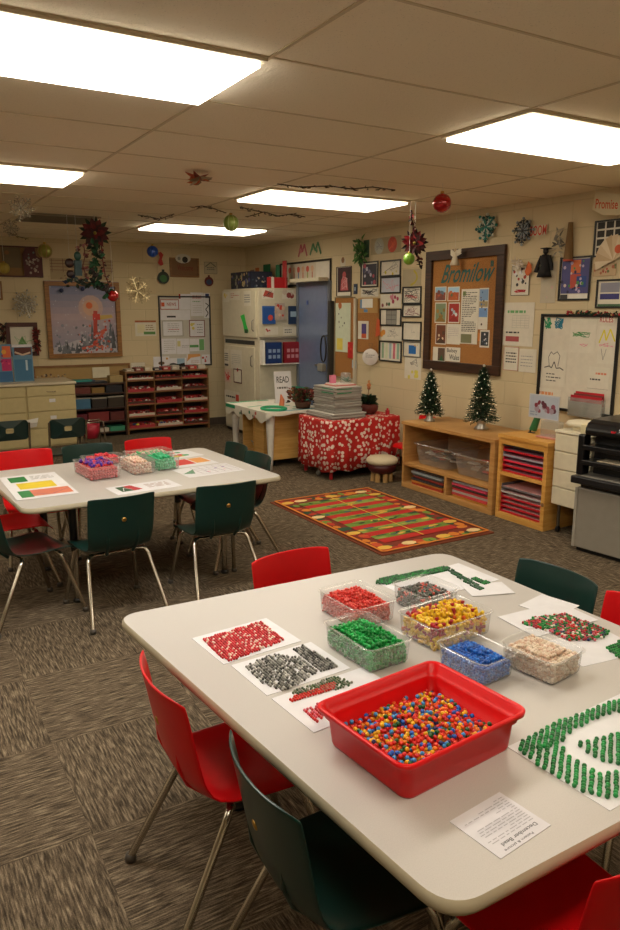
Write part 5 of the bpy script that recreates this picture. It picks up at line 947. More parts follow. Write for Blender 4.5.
# dark shelf and tray shelf
def openshelf(x0, x1, y0, y1, h, zs, cols, m, lab):
    t = thing('shelf_unit', (x0, y0, 0), 0, lab, 'shelf', 'low shelves along the back wall'); w, l = x1-x0, y1-y0
    Bx('side_panel', (0, 0, 0), (.02, l, h), m, t); Bx('side_panel', (w-.02, 0, 0), (w, l, h), m, t); Bx('back_panel', (.02, l-.008, 0), (w-.02, l, h), DARKW, t)
    for z in zs: Bx('shelf_board', (.02, 0, z-.012), (w-.02, l-.008, z+.006), m, t)
    for i in range(1, cols): Bx('divider', (w*i/cols-.006, .004, zs[0]+.006), (w*i/cols+.006, l-.01, h-.02), m, t)
    return t
openshelf(2.125, 2.80, 9.36, 9.63, .69, [.06, .20, .37, .56, .68], 1, DARKW, 'dark brown shelf crowded with bins, next to the cream counter')
openshelf(2.81, 3.96, 9.38, 9.63, .82, [.07, .225, .385, .545, .70, .81], 3, woodmat('tan_board', '#6b4a2c', '#8a6238', (3, 3, 30)), 'tan shelf of red and white trays below the paper-covered board')
rnd = random.Random(17); rc = [('#b0242a', 'red'), ('#c43a3c', 'bright red'), ('#8a2a2a', 'dark red'), ('#a8323a', 'crimson')]
rown = ['bottom', 'second', 'third', 'fourth', 'top']; coln = ['left', 'middle', 'right']
for r, z in enumerate([.076, .231, .391, .551, .706]):
    for c in range(3):
        x = 2.81+.03+c*1.15/3; ww = .345; hc, cn = rc[rnd.randrange(4)]
        if r == 4: hh_ = .04
        else: hh_ = .055
        t = thing('supply_tray', (x, 9.39, z+.001), 0, f'{cn} tray of supplies in the tan shelf, {rown[r]} row, {coln[c]} column', 'tray', 'supply trays in the tan shelf')
        b = MB(); b.box((0, 0, 0), (ww, .2, .006), M(hc, .5)); b.box((0, 0, .006), (ww, .006, hh_*.7), M(hc if (r+c) % 3 == 0 else ('#c4baaa' if (r+c) % 3 == 1 else '#4a2c22'), .5)); b.box((0, .194, .006), (ww, .2, hh_), M(hc, .5)); b.box((0, .006, .006), (.005, .194, hh_*.8), M(hc, .5)); b.box((ww-.005, .006, .006), (ww, .194, hh_*.8), M(hc, .5)); b.build('tray', t)
        b = MB(); cc = ['#c03a38', '#d8c8b8', '#8a2228', '#b85a4a', '#e0d8cc', '#6a3a34', '#c84448'] + (['#c8b83a', '#4a5a8a', '#4a8a7a'] if r == 0 else [])
        for i in range(22): u, v_, s_ = rnd.uniform(.03, ww-.03), rnd.uniform(.03, .17), rnd.uniform(.012, .024); b.sphere((u, v_, hh_*.5+s_*.4), s_, M(rnd.choice(cc), .5), 7, 5, (1, 1, .8))
        o = b.build('supplies', t); o['kind'] = 'stuff'
for i in range(9):
    c = ['#a8a090', '#8a3a34', '#c8b89a', '#3a3a44', '#b04040', '#b8b0a0', '#5a3a2a', '#c04038', '#d0c8b8'][i]; h_ = .03+.012*(i % 3)
    b = MB(); b.box((0, 0, 0), (.10, .16, h_), M(c, .5)); b.box((.01, -.001, h_*.3), (.06, 0, h_*.8), M('#cfc6b8', .6)); tag(b.build('supply_box', None, (2.84+i*.124, 9.42, .8165), bev=.002), f'small box on top of the tan shelf, {"first second third fourth fifth sixth seventh eighth ninth".split()[i]} from the left', 'box', 'boxes on top of the tan shelf')
cb = [(2.155, .377, .19, .14, '#3f6f90', 'dark bin with a blue face in the dark shelf'), (2.365, .377, .19, .13, '#2a221e', 'black bin in the middle of the dark shelf'), (2.57, .377, .20, .14, '#33291f', 'brown-black bin at the right of the dark shelf'),
      (2.155, .207, .14, .10, '#6a1a2a', 'maroon bin low in the dark shelf'), (2.31, .207, .26, .12, '#7a2626', 'wide dark red bin low in the dark shelf'), (2.59, .207, .18, .11, '#5a2420', 'small brick-coloured bin low in the dark shelf'),
      (2.155, .567, .20, .085, '#6a3028', 'reddish box high in the dark shelf'), (2.37, .567, .16, .07, '#8a6a34', 'ochre box high in the dark shelf'), (2.55, .567, .21, .09, '#1c1c24', 'black box high in the dark shelf'),
      (2.155, .067, .22, .06, '#2c3458', 'navy tray at the bottom of the dark shelf'), (2.40, .067, .16, .05, '#b8b0a0', 'pale tray at the bottom of the dark shelf'), (2.58, .067, .19, .06, '#3a8a6a', 'green tray at the bottom of the dark shelf')]
for x, z, ww, h_, c, lab in cb:
    t = thing('shelf_bin', (x, 9.37, z), 0, lab, 'bin', 'bins in the dark shelf'); Bx('bin', (0, 0, 0), (ww, .22, h_-.012), M(c, .5), t, .004); Bx('rim', (-.003, -.004, h_-.012), (ww+.003, .223, h_), M('#a8a090' if z > .3 and z < .5 else c, .4), t, .002)
q = MB(); q.box((0, 0, 0), (.30, .18, .022), M('#1f8a84', .5)); q.box((.28, 0, 0), (.33, .18, .02), M('#2a3a58', .5)); tag(q.build('teal_folder', None, (2.10, 9.40, .713), bev=.004), 'teal folder lying on top of the dark shelf', 'folder')
q = MB(); q.box((0, 0, 0), (.45, .20, .026), M('#23232b', .5)); tag(q.build('black_case', None, (2.13, 9.40, .687), bev=.004), 'black flat case under the teal folder', 'case')
q = MB(); q.box((0, 0, 0), (.17, .12, .085), M('#a08a5c', .7)); tag(q.build('cardboard_box', None, (2.62, 9.42, .687), bev=.003), 'small tan cardboard box at the dark shelf\'s right end', 'box')
# red basket on metal stand
t = thing('red_basket', (2.10, 8.45, 0), 0, 'red basket hanging in a small metal stand in front of the dark shelf', 'basket')
q = MB(); q.lathe([(0, .16), (.07, .16), (.095, .24), (.10, .32), (.092, .32), (.08, .24), (0, .18)], M('#a81e34', .5), seg=20); q.build('basket', t)
for x, y in ((-.12, -.1), (.12, -.1), (-.12, .1), (.12, .1)): q = MB(); q.tube([(x*1.15, y*1.15, 0), (x, y, .36)], .008, CHROME); q.build('leg', t)
q = MB(); q.tube([(-.12, -.1, .35), (.12, -.1, .35), (.12, .1, .35), (-.12, .1, .35), (-.12, -.1, .35)], .008, CHROME); q.build('frame', t)
# two metal-frame chairs with a hole in the back
def holed_chair(x, y, rz, lab):
    t = thing('stacking_chair', (x, y, 0), math.radians(rz), lab, 'chair', 'dark chairs with a hole in the back by the counter'); b = MB(); n = 24; rings = []
    outer = [(p[0], p[1]) for p in rrect(.31, .17, .035, 0, 5)]
    m_ = len(outer); inner = [(.038*math.cos(math.atan2(v, u/1.8)), .028*math.sin(math.atan2(v, u/1.8))) for u, v in outer]
    P3 = lambda p, d: (p[0], -.20-.10*(p[1])+d+.9*p[0]**2*1.2, .60+p[1])
    b.loft([[P3(p, -.006) for p in inner], [P3(p, -.006) for p in outer], [P3(p, .006) for p in outer], [P3(p, .006) for p in inner], [P3(p, -.006) for p in inner]], M('#142a28', .3, coat=.2), False); b.build('backrest', t)
    b = MB(); b.loft([rrect(.30, .30, .04, .0), rrect(.32, .33, .05, .008), rrect(.32, .33, .05, .014), rrect(.28, .29, .04, .012)], M('#142a28', .3), True, True, True); b.build('seat', t, (0, 0, .36))
    for s_ in (-1, 1):
        b = MB(); b.tube([(s_*.158, -.20, .66), (s_*.158, -.18, .52), (s_*.158, -.16, .38), (s_*.17, -.20, 0)], .010, CHROME); b.build('leg', t)
        b = MB(); b.tube([(s_*.158, -.16, .355), (s_*.158, .13, .355), (s_*.17, .18, 0)], .010, CHROME); b.build('leg', t)
    b = MB(); b.tube([(-.158, -.10, .348), (.158, -.10, .348)], .008, CHROME); b.tube([(-.158, .10, .348), (.158, .10, .348)], .008, CHROME); b.build('seat_frame', t)
holed_chair(1.40, 6.66, 4, 'dark chair with a hole in its back, between table and counter, right of two')
holed_chair(.95, 6.76, 2, 'dark chair with a hole in its back at the photo\'s left edge')
q = MB(); q.loft([[(-.08, 0, .0), (.09, .01, .02)], [(-.10, -.02, .06), (.10, .0, .07)], [(-.05, .0, .10), (.12, .03, .12)]], M('#d8d4cc', .7), False, closed=False)
tag(q.build('white_paper', None, (1.20, 6.95, .0), solid=.002), 'crumpled white paper', 'paper'); 
bpy.data.objects['white_paper'].location = ony(29, 429, 8.97)
bpy.data.objects['white_paper']['label'] = 'crumpled white paper taped low on the counter drawers behind the chairs'
# ------------------------------------------------------------------ back wall pictures
def bp(x0, y0, x1, y1, fn, name, lab, cat='paper', grp=None, gap=.004, base=PAPER2): a = BWart(x0, y0, x1, y1, gap, base); fn(a); return put(a, name, lab, cat, grp)
def bf(x0, y0, x1, y1, fn, lab, m=BLACK, wd=.02, name='framed_picture', cat='picture', base=PAPER2, th=.02): a = BWart(x0, y0, x1, y1, .005, base); fn(a); return framed(a, name, lab, cat, wd, m, th)
def mixh(a, b, t): A, B = [int(a[i:i+2], 16) for i in (1, 3, 5)], [int(b[i:i+2], 16) for i in (1, 3, 5)]; return '#%02x%02x%02x' % tuple(round(p+(q-p)*t) for p, q in zip(A, B))
def winter(a):
    rnd = random.Random(4); n = 12
    for i in range(n):
        a.k = 0; v = i/n; c = mixh('#8e90a4', '#b4a0a8', v/.5) if v < .5 else mixh('#b4a0a8', '#6f7fa8', (v-.5)*2); a.rect(0, v, 1, v+1/n+.005, M(c, .6))
    for r_, c in ((.17, '#c0a4a0'), (.11, '#d0a890')): a.k = 1; a.disc(.60, .66, r_, M(c, .6))
    a.poly([(0, 0), (1, 0), (1, .28), (.7, .2), (.4, .24), (.2, .17), (0, .12)], M('#b8b4bc', .6))
    for i in range(34):
        a.k = 2+i % 2; u = rnd.uniform(.45, 1) if i % 3 else rnd.uniform(.12, .5); b0 = rnd.uniform(.08, .25) if u > .45 else rnd.uniform(.05, .12); hh = rnd.uniform(.15, .3)*(1.1 if u > .6 else .6)
        a.poly([(max(0, u-.035), b0), (min(1, u+.035), b0), (u, b0+hh)], M(rnd.choice(['#5a5e66', '#6a6e76', '#484c50', '#888a92']), .6))
    a.k = 4; a.disc(.58, .69, .045, M('#d86a34', .6)); a.line([(.64, .25), (.66, .62)], .05, M('#b84434', .6)); a.k = 5; a.rect(.62, .50, .72, .58, M('#c83a30', .6)); a.poly([(.72, .50), (.9, .53), (.88, .57), (.72, .56)], M('#c8a85a', .6))
    a.k = 6; a.line([(.65, .30), (.8, .38), (.6, .15), (.45, .12)], .03, M('#d0604a', .6)); a.blobs(.4, .05, .8, .35, 20, [M('#c84a38', .6), M('#d8785a', .6), M('#c8c4cc', .6)], .02, 7); a.blobs(.05, .3, .95, .95, 40, [M('#c8c8d4', .6)], .008, 8); a.blobs(.05, .05, .95, .45, 90, [M('#8c8c98', .6), M('#b4aeb8', .6), M('#74767e', .6), M('#c0bcc4', .6), M('#5c6068', .6)], .022, 9); a.blobs(.5, .08, .85, .5, 26, [M('#c04434', .6), M('#d07050', .6), M('#a83a30', .6)], .02, 10)
bf(46, 281.8, 120, 357.5, winter, 'large gold-framed winter landscape with red figure and snowy firs', GOLDW, .055, 'painting', 'painting', th=.035)
bf(-12, 246, 42, 277, lambda a: (a.rect(.25, .3, .6, .95, M('#6a5a3c')), a.blobs(.3, .2, .9, .9, 3, [M('#8a6038')], .05, 2)), 'tan board with a dark red border at the top left', M('#4a1a1c', .5), .015, 'tan_board', 'board', M('#8a6a42', .8))
bp(22, 247, 42, 277, lambda a: (a.poly([(.05, .03), (.95, .03), (.98, .6), (.7, .7), (.65, 1), (.2, .98), (.02, .75)], M('#4e1c1e', .6)), a.blobs(.18, .12, .82, .62, 26, [M('#b0a090'), M('#8a7a70')], .07, 3), a.blobs(.25, .62, .6, .85, 6, [M('#6a7a70')], .06, 4)), 'stocking_cutout', 'maroon stocking-like cutout with a pale pattern at the top left', 'cutout', None, .03, None)
bf(6, 322.5, 38, 356, lambda a: (a.poly([(.3, .25), (.5, .6), (.7, .25)], M('#5a8a4a')), a.scribble(.25, .3, .8, .65, 10, M('#8ab07a'), .004, 3)), 'small picture of a green plant in a maroon frame above the counter', M('#4a2218', .5), .05)
bf(-14, 281, 2, 300, lambda a: None, 'corner of a small wooden picture frame at the left edge', MIDW, .02)
bp(50, 259, 113, 280, lambda a: (a.k, [(setattr(a, 'k', 1), a.line([(0, v), (1, v)], .006, M('#7a4a3a'))) for v in (.45, .6, .75, .9)], [(setattr(a, 'k', 2), a.line([(u, .35), (u, .98)], .006, M('#6a4036'))) for u in (.03, .2, .5, .62, .97)], a.blobs(.0, .05, 1, .3, 16, [M('#7a3a34'), M('#5a4a34')], .014, 4)), 'staff_banner', 'pale banner with thin dark lines above the winter painting', 'banner', None, .004, M('#b09e7c', .8))
bp(135, 320.5, 156, 336, lambda a: (a.rect(0, .88, 1, 1, M('#a8603a')), a.rect(.1, .2, .45, .75, M('#d8cfa8')), a.lines(.5, .35, .9, .75, 3, M('#a08a6a')), a.rect(.4, .1, .95, .28, M('#5a8a4a'))), 'greeting_card', 'small card with a green strip between painting and notice board', 'card')
bf(169.5, 258, 198.5, 277.3, lambda a: a.text('Welcome', .25, .35, .8, .65, M('#7a3a28')), 'small brown plaque in a wooden frame near the ceiling', MIDW, .02, 'plaque', 'plaque', M('#7c5a38', .6))
bp(174, 253.5, 190, 264, lambda a: (a.disc(.5, .5, .48, M('#c8c4b8'), ry=.45), a.disc(.62, .4, .18, M('#2a2624')), a.disc(.25, .5, .1, M('#8a8a84'))), 'oval_cutout', 'white oval cutout with a black patch over the plaque', 'cutout', None, .035, None)
def bull(a):
    a.rect(.02, .62, .98, .98, PAPER); a.k = 1; a.rect(.02, .3, .5, .6, M('#cfcac0')); a.rect(.5, .28, .98, .6, M('#d4cfc6'))
t = bf(159, 296, 210.5, 366, lambda a: None, 'white notice board with dark edges covered in papers, right on the back wall', M('#2a2a2c', .5), .018, 'notice_board', 'notice board', M('#c4c0b6', .6))
bg = 'papers on the back wall notice board'
for (x0, y0, x1, y1, lab, fn, gp) in [(160, 299.5, 178.5, 309.5, 'card with orange square and red word, top left of the notice board', lambda a: (a.border(.008, M('#a83a34'), .003), a.rect(.05, .3, .22, .7, M('#d05a30')), a.text('NEWS', .35, .35, .85, .7, M('#b0585a'))), .012),
 (160.5, 310, 190, 320, 'wide white sheet with a short black bar', lambda a: a.rect(.2, .25, .5, .42, INK), .010), (178.6, 294, 190, 309.6, 'white sheet at the notice board\'s top middle', lambda a: a.rect(.0, .7, .15, 1, M('#b0302a')), .011),
 (190.3, 292.5, 203, 316, 'sheet with pink and green headings, top right of the notice board', lambda a: (a.lines(.15, .72, .85, .9, 2, M('#c88a8a')), a.lines(.15, .58, .85, .66, 1, M('#7aa87a')), a.lines(.15, .1, .85, .5, 4, M('#b8b4ac'), .2)), .012),
 (203.3, 293, 209.5, 318, 'narrow strip with black wavy letters at the notice board\'s right', lambda a: (a.line([(.3, .05), (.7, .2), (.3, .35), (.8, .5), (.3, .6)], .012, INK), a.rect(.3, .8, .9, .97, M('#2c3c6a'))), .013),
 (162, 320.5, 183, 336.5, 'grey-edged form left of the notice board\'s middle', lambda a: (a.border(.012, M('#a8a49a'), .003), a.lines(.25, .25, .8, .85, 5, GY, .2), a.lines(.3, .4, .8, .5, 1, M('#c87a7a'))), .010),
 (189, 320, 204.5, 337, 'maroon-edged form right of the notice board\'s middle', lambda a: (a.border(.010, M('#7a3a34'), .003), a.blobs(.15, .4, .3, .8, 3, [M('#d8c86a')], .12, 2), a.lines(.5, .2, .85, .8, 4, INK, .2)), .010),
 (161.5, 338.5, 176, 354, 'sheet of faint writing, lower left of the notice board', lambda a: a.lines(.15, .1, .9, .9, 6, M('#a8a49c'), .2), .010),
 (176.5, 338.5, 189, 354, 'sheet with a yellow patch, lower middle of the notice board', lambda a: (a.rect(.05, .5, .3, .85, M('#d0c88a')), a.lines(.4, .4, .95, .6, 2, GY, .2)), .011),
 (189.3, 338.5, 204, 351, 'sheet with green blocks, lower right of the notice board', lambda a: (a.rect(.0, .3, .6, .5, M('#5a9a5a')), a.rect(.65, .05, .98, .95, M('#6fa86a'))), .012),
 (153, 356.5, 169, 367.5, 'pale yellow note with a brown oval hanging at the board\'s corner', lambda a: (a.disc(.5, .4, .2, M('#6a5238'), ry=.16), a.disc(.85, .8, .07, M('#d09a4a'))), .016),
 (169, 358, 186, 366, 'blue and black picture strip at the notice board\'s foot', lambda a: (a.rect(.45, .25, .9, .95, M('#9ab8cc')), a.line([(.0, .15), (.2, .3), (.5, .1), (.9, .25)], .03, BLACK)), .014),
 (186.5, 354, 200, 366, 'orange-topped sheet at the notice board\'s foot', lambda a: (a.poly([(0, .4), (.1, 1), (1, 1), (1, .8), (.3, .7)], M('#dba060')), a.lines(.3, .2, .9, .5, 2, M('#c8b0a8'))), .015),
 (201.5, 354.5, 209.5, 364.5, 'small card with a red figure at the notice board\'s bottom right', lambda a: a.blobs(.1, .15, .6, .8, 4, [M('#b8302c')], .16, 2), .014)]:
    bp(x0, y0, x1, y1, fn, 'posted_paper', lab, 'paper', bg, gp, PAPER)
bp(131, 362.5, 145, 371.5, lambda a: (a.lines(.15, .35, .85, .6, 1, GY, .7), a.border(.003, M('#b8b0a0'), .002)), 'small_notice', 'small white notice above the tan shelf\'s left end', 'paper')
bp(204, 262, 217, 274, lambda a: (a.border(.006, M('#8a8470'), .002), a.lines(.2, .3, .8, .6, 2, GY), a.line([(.1, .6), (.5, .95), (.9, .6)], .012, M('#6a6a5a'))), 'house_drawing', 'pale house drawing near the cabinet on the back wall', 'drawing', None, .004, M('#b8ac90', .8))
def ornament_flat(name, px, py, rr, c1, c2, lab):
    a = BWart(px-rr, py-rr*1.15, px+rr, py+rr*1.15, .02, None, .012); a.disc(.5, .45, .45, M(c1, .5), 18, .42); a.k = 2; a.disc(.5, .4, .28, M(c2, .5), 14, .24); a.k = 1; a.rect(.4, .85, .6, 1, M(c1, .5)); put(a, name, lab, 'ornament')
ornament_flat('green_ornament', 162.5, 277, 6.5, '#1c2a1e', '#2f6a34', 'dark green round lantern ornament on the back wall below the blue ball')
ornament_flat('red_ornament', 208, 281, 5, '#6a2a28', '#3a4a6a', 'dark red round ornament below the house drawing')
a = BWart(156, 252, 163, 266, .03, None, .006); a.poly([(.1, .2), (.4, .6), (.2, .95), (.6, 1), (.95, .8), (.7, .5), (.9, .1), (.5, .0)], M('#b0302a', .6)); put(a, 'red_bow', 'red bow above the green lantern ornament', 'bow')
def bstrand(name, px, py, Y, lab, cols, n, rx, rz, cat, seed, wl=.05):
    rnd = random.Random(seed); o = ony(px, py, Y); q = MB()
    for i in range(n):
        b0 = Vector((rnd.uniform(-rx, rx), rnd.uniform(-.01, .01), rnd.uniform(-rz, rz))); d = Vector((rnd.uniform(-1, 1), rnd.uniform(-.3, .1), rnd.uniform(-1.2, .8))).normalized()*wl; q.leaf(b0, b0+d, wl*.2, (0, -1, 0), M(cols[i % len(cols)], .6), .15)
    return tag(q.build(name, None, o), lab, cat)
bstrand('red_garland', 36.5, 340, WY-.04, 'dark red garland hanging beside the small maroon-framed picture', ['#4a1614', '#6a1c1a', '#3a2018', '#8a2a24'], 70, .02, .13, 'garland', 3, .05)
bstrand('leaf_garland', 2, 332, WY-.04, 'dark garland at the left edge beside the maroon-framed picture', ['#3a1a16', '#5a2018', '#1c2a20'], 50, .03, .10, 'garland', 4, .05)
wire_star('silver_starburst', ony(25, 304, WY-.06), .155, [M('#c8c4b8', .3, .6), M('#a8a498', .3, .7)], 'silver starburst decoration left of the winter painting', 7, 18, None, 'starburst', wd=.0075, axis='y')
wire_star('lit_starburst', ony(137.5, 291, WY-.08), .175, [M('#9a8a66', .4), M('#7a6a50', .5), M('#ffe0a0', .4, emit=.25), M('#d8c8a0', .4)], 'glittering wire starburst with small lights right of the painting', 9, 20, None, 'starburst', wd=.0032, axis='y')
# ------------------------------------------------------------------ hanging ornaments
def ball(px, py, pyt, rpx, zfix, m, lab, sect=None, cap=GOLD, name='hanging_ball', rough=None):
    top = onz(px, pyt, CZ) if zfix is None else None
    if zfix is not None: top = ony(px, pyt, zfix)
    d = math.hypot(top.x, top.y); c = ony(px, py, top.y); dist = (c-O).dot(F); r = rpx/f_*dist
    t = thing(name, (c.x, c.y, c.z), 0, lab, 'ornament', 'glass balls hanging from the ceiling')
    q = MB(); q.sphere((0, 0, 0), r, m, 24, 16)
    if sect: 
        for k in range(8): a1 = 2*PI*k/8; q.tube([(r*1.004*math.sin(b_)*math.cos(a1), r*1.004*math.sin(b_)*math.sin(a1), r*1.004*math.cos(b_)) for b_ in [PI*j/12 for j in range(13)]], r*.03, sect, 4, False)
    q.build('ball', t); q = MB(); q.lathe([(0, r*1.22), (r*.2, r*1.2), (r*.22, r*.95), (0, r*.95)], cap, seg=12); q.build('cap', t)
    q = MB(); q.tube([(0, 0, r*1.2), (.004, 0, r*1.5), (0, 0, CZ-c.z)], .0016, STRING, 5); q.build('string', t); return t
GL = lambda h: M(h, .12, .25, .6, .6)
ball(442, 203, 183, 9.3, None, GL('#a80c14'), 'shiny red ball hanging from the ceiling, right of centre')
ball(231, 223, 210, 7.8, None, M('#8aa04a', .3, .2, .5, .4), 'yellow-green ball hanging in front of the middle light', M('#c8d0a0', .4))
ball(152.5, 251.5, 239, 5.8, None, GL('#1c4aa8'), 'blue ball hanging from the ceiling near the back wall')
ball(45, 251, 242, 7.0, 9.0, M('#8a8a3a', .3, .3, .5, .4), 'gold-green ball hanging near the left of the back wall', M('#b87a5a', .4))
ball(4, 268, 242, 5.5, 9.2, M('#a8923a', .5), 'yellow ball hanging at the left edge', M('#8a7a30', .5))
ball(113, 296, 240, 5.6, 7.1, GL('#b8161c'), 'red ball dangling at the end of the leaf garland', name='garland_ball')
ball(409, 259, 212, 5.8, 4.9, M('#7aa83a', .3, .1, .5, .4), 'lime green ball below the right hanging poinsettia', name='hanging_ball')
def poinsettia(loc, r, lab, tail, seed, c=('#4a0c10', '#6a1216', '#34080c'), gc=('#142c1c', '#1c3a26')):
    rnd = random.Random(seed); t = thing('poinsettia_spray', loc, 0, lab, 'flower', 'poinsettias hanging from the ceiling'); q = MB(); V = (Vector((0, 0, 1))-Vector(loc)*0)
    dirc = (O-Vector(loc)).normalized(); s1 = dirc.cross(Vector((0, 0, 1))).normalized(); s2 = s1.cross(dirc)
    for ringi, (k, rr, off) in enumerate(((9, 1, 0), (7, .72, .012), (5, .42, .022))):
        for i in range(k):
            a1 = 2*PI*i/k+ringi*.4+rnd.uniform(-.15, .15); d = s1*math.cos(a1)+s2*math.sin(a1); q.leaf(dirc*off, d*r*rr+dirc*(off+rnd.uniform(-.01, .03)), r*.26*rr+.004, dirc, M(rnd.choice(c), .55), .1)
    for i in range(4): d = s1*math.cos(i*1.5)+s2*math.sin(i*1.5); q.leaf(-dirc*.05, -dirc*.10+d*r*.85, r*.22, dirc, M(rnd.choice(c), .55), .1)
    q.build('flower', t); q = MB()
    for i in range(9): a1 = 2*PI*i/9+.3; d = s1*math.cos(a1)+s2*math.sin(a1); q.leaf(-dirc*.012, d*r*1.12-dirc*.02, r*.2, dirc, M(gc[i % 2], .6), .1)
    q.build('leaves', t); q = MB(); q.sphere(dirc*.03, r*.12, M('#8a7a2a', .5), 8, 6); q.build('flower_center', t)
    q = MB(); q.tube([(0, 0, r*.3), (0, 0, CZ-loc[2])], .003, STRING, 5); q.build('string', t); return t
p1 = ony(95, 233, 7.1); poinsettia(p1, .135, 'dark red poinsettia hanging at the left above the winter painting', None, 1)
p2 = ony(414.5, 243, 4.95); poinsettia(p2, .105, 'red poinsettia spray hanging left of the cork board', None, 2, ('#7a0f1a', '#8f1522', '#3a0a10', '#5a0e16'), ('#1c1010', '#2a1414'))
def garland(name, pts, Y, lab, cols, seed, wl=.045, dens=10, spread=.02, cat='garland', to_ceiling=False):
    P = [ony(x, y, Y) for x, y in pts]; o = P[0]; q = MB(); rnd = random.Random(seed); q.tube([p-o for p in P], .005, M(cols[0], .7), 6)
    for a_, b_ in zip(P, P[1:]):
        for i in range(dens):
            p = a_.lerp(b_, i/dens)-o+Vector((rnd.uniform(-1, 1), rnd.uniform(-1, 1), rnd.uniform(-1, 1)))*spread; d = Vector((rnd.uniform(-1, 1), rnd.uniform(-1, 1), rnd.uniform(-1, .5))).normalized()*wl; q.leaf(p, p+d, wl*.35, (rnd.uniform(-1, 1), -1, rnd.uniform(-1, 1)), M(rnd.choice(cols[1:]), .6), .2)
    return tag(q.build(name, None, o), lab, cat)
garland('leaf_garland', [(97, 240), (95, 250), (97, 258), (92, 266), (98, 274), (94, 281), (101, 285), (107, 292), (111, 297)], 7.1, 'green leaf garland trailing below the left poinsettia', ['#1c3a24', '#1c4a2c', '#16301e', '#2a6040', '#3a3030'], 5, .06, 12, .03)
garland('leaf_swag', [(66, 283), (73, 280), (80, 282), (88, 284), (97, 283), (104, 285)], 7.1, 'dark leafy swag with blue bits hanging across the painting\'s top edge', ['#1c2a24', '#16281e', '#1c3a2a', '#26304a', '#3a4a48'], 6, .05, 9, .025)
garland('red_ribbon_tail', [(102, 244), (101, 252), (103, 262), (105, 274), (110, 288)], 7.12, 'dark red ribbon hanging beside the green leaf garland', ['#6a2a28', '#6a2422', '#8a3a34', '#4a3028'], 8, .035, 5, .008, 'ribbon')
garland('pink_tinsel', [(84, 246), (85, 256), (83, 266), (86, 276)], 7.2, 'pinkish tinsel strands left of the leaf garland', ['#7a4a44', '#9a5a58', '#8a6a60', '#6a3a38'], 9, .05, 8, .05, 'tinsel')
for k, (px, py, r_, c, lab) in enumerate(((69.5, 263, 4.6, '#2c1414', 'upper dark maroon disc hanging left of the leaf garland'), (70.5, 274, 4.0, '#2a1618', 'lower dark maroon disc hanging left of the leaf garland'), (77.5, 256, 3.6, '#1f4a40', 'dark teal egg ornament hanging left of the leaf garland'))):
    c0 = ony(px, py, 7.15); rad = r_/f_*(c0-O).dot(F); t = thing('dark_ornament', c0, 0, lab, 'ornament', 'dark ornaments left of the leaf garland'); q = MB(); q.sphere((0, 0, 0), rad, M(c, .4), 16, 10, (1, .5, 1.25 if k == 2 else 1)); q.build('disc', t); q = MB(); q.tube([(0, 0, rad), (0, 0, CZ-c0.z)], .001, STRING, 4); q.build('string', t)
q = MB(); c0 = ony(78, 268, 7.18); q.loft([rrect(.07, .03, .01, z) for z in (-.07, .07)], M('#38545a', .5), True, True, True); q.tube([(0, 0, .07), (0, 0, CZ-c0.z)], .001, STRING, 4); tag(q.build('slate_ornament', None, c0), 'slate blue block ornament below the dark teal egg', 'ornament')
for k, (px, py, z_) in enumerate(((61.5, 290.5, WY-.05), (82.5, 289, WY-.05))):
    q = MB(); c0 = ony(px, py, z_); q.sphere((0, 0, 0), .026, M('#16244e', .4), 12, 8, (1, .7, 1)); tag(q.build('blue_pompom', None, c0), ('left' if k == 0 else 'right')+' of two navy pompoms on the painting\'s sky', 'pompom', 'navy pompoms on the painting')
garland('ribbon_tail', [(412, 211), (411, 217), (413, 224), (413, 232), (414, 238)], 4.95, 'black and red ribbon above the right poinsettia', ['#1c1212', '#7a1620', '#1a1414', '#5a1018'], 11, .03, 7, .008, 'ribbon')
garland('ribbon_tail', [(415, 250), (418, 256), (419, 262), (420, 266)], 4.95, 'dark ribbon tails below the right poinsettia', ['#1c1212', '#5a1620', '#1a1414', '#3a1014'], 12, .04, 7, .012, 'ribbon')
# butterflies, snowflakes and twigs at the ceiling
t = thing('paper_butterfly', onz(200, 176, CZ-.03), 0, 'orange and white paper butterfly under the ceiling, upper left of centre', 'decoration')
rnd = random.Random(5); q = MB()
for i in range(22): a1 = rnd.uniform(0, 2*PI); q.leaf((0, 0, 0), (math.cos(a1)*rnd.uniform(.05, .12), math.sin(a1)*rnd.uniform(.05, .12), rnd.uniform(-.06, .02)), .02, (0, 0, -1), M(rnd.choice(['#b0502c', '#a89a80', '#c0683a', '#8a7a5c', '#8a3a2a']), .6), .2)
q.build('wing', t); q = MB(); q.tube([(0, 0, 0), (0, 0, .03)], .0015, STRING, 4); q.build('string', t)
def hang_star(px, py, z, r, lab, seed):
    c = onz(px, py, z); t = thing('hanging_snowflake', c, 0, lab, 'snowflake', 'glitter snowflakes hanging from the ceiling'); o = wire_star('flake', (0, 0, 0), r, [M('#8f8672', .5), M('#b8ae98', .4)], '', seed, 14, None, '', None, True, .0045, 'y'); del o['label']; del o['category']; o.parent = t
    q = MB(); q.tube([(0, 0, 0), (0, 0, CZ-c.z)], .001, STRING, 4); q.build('string', t)
hang_star(21, 208, CZ-.09, .09, 'glitter snowflake hanging under the ceiling at the left, above the others', 3)
hang_star(11, 228, CZ-.10, .08, 'small glitter snowflake hanging low at the left edge', 4)
TW = ['#4a3c2c', '#3a2f24', '#5a4a36', '#8a7a60']
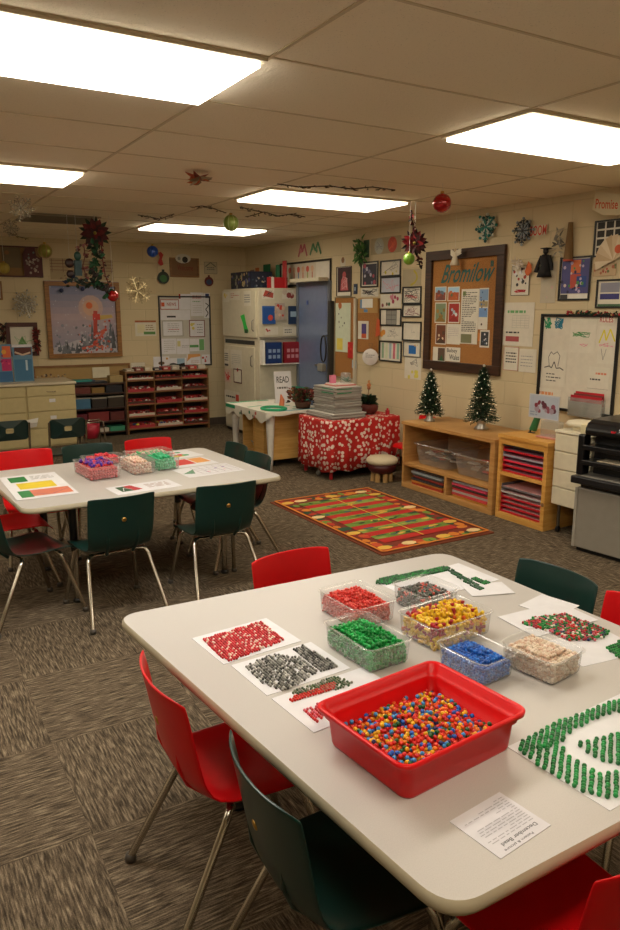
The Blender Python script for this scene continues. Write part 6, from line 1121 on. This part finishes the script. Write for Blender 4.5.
def twig(pts, lab, seed):
    P = [onz(x, y, CZ-.025) for x, y in pts]; o = P[0]; q = MB(); rnd = random.Random(seed); q.tube([p-o for p in P], .004, M(TW[1], .7), 5)
    for a_, b_ in zip(P, P[1:]):
        for i in range(5): p = a_.lerp(b_, i/5)-o; d = Vector((rnd.uniform(-1, 1), rnd.uniform(-1, 1), rnd.uniform(-.2, .2))).normalized()*.05; q.leaf(p, p+d, .006, (0, 0, -1), M(rnd.choice(TW), .6), .2)
    tag(q.build('tinsel_twig', None, o), lab, 'garland', 'thin dark tinsel strands pinned under the ceiling')
twig([(195, 207), (202, 206), (212, 208), (226, 213)], 'thin dark tinsel strand left of the yellow-green ball', 1)
twig([(240, 207), (248, 209), (262, 212)], 'thin dark tinsel strand right of the yellow-green ball', 2)
twig([(250, 216), (264, 212), (278, 216), (292, 214), (305, 217)], 'thin dark tinsel strand beyond the farthest light', 3)
twig([(278, 184), (300, 187), (330, 186), (352, 189), (372, 187), (395, 190)], 'long thin dark tinsel strand behind the middle light', 4)
twig([(138, 215), (150, 217), (160, 219), (174, 214)], 'thin dark tinsel strand before the farthest light', 5)
twig([(8, 232), (16, 236), (28, 239)], 'thin dark tinsel strand at the far left', 6)
# ------------------------------------------------------------------ camera, world, view
w = bpy.data.worlds.new('world'); bpy.context.scene.world = w; w.use_nodes = True
w.node_tree.nodes['Background'].inputs[0].default_value = (.9, .8, .65, 1); w.node_tree.nodes['Background'].inputs[1].default_value = .02
cd = bpy.data.cameras.new('camera'); co = bpy.data.objects.new('camera', cd); C.objects.link(co)
cd.sensor_fit = 'VERTICAL'; cd.sensor_height = 24; cd.lens = 24*f_/930; cd.clip_start = .05
co.matrix_world = Matrix((( R.x, U.x, -F.x, O.x), (R.y, U.y, -F.y, O.y), (R.z, U.z, -F.z, O.z), (0, 0, 0, 1)))
s = bpy.context.scene; s.camera = co
s.view_settings.view_transform = 'Standard'; s.view_settings.look = 'None'; s.view_settings.gamma = 1; s.view_settings.use_curve_mapping = False; s.view_settings.exposure = 1.42
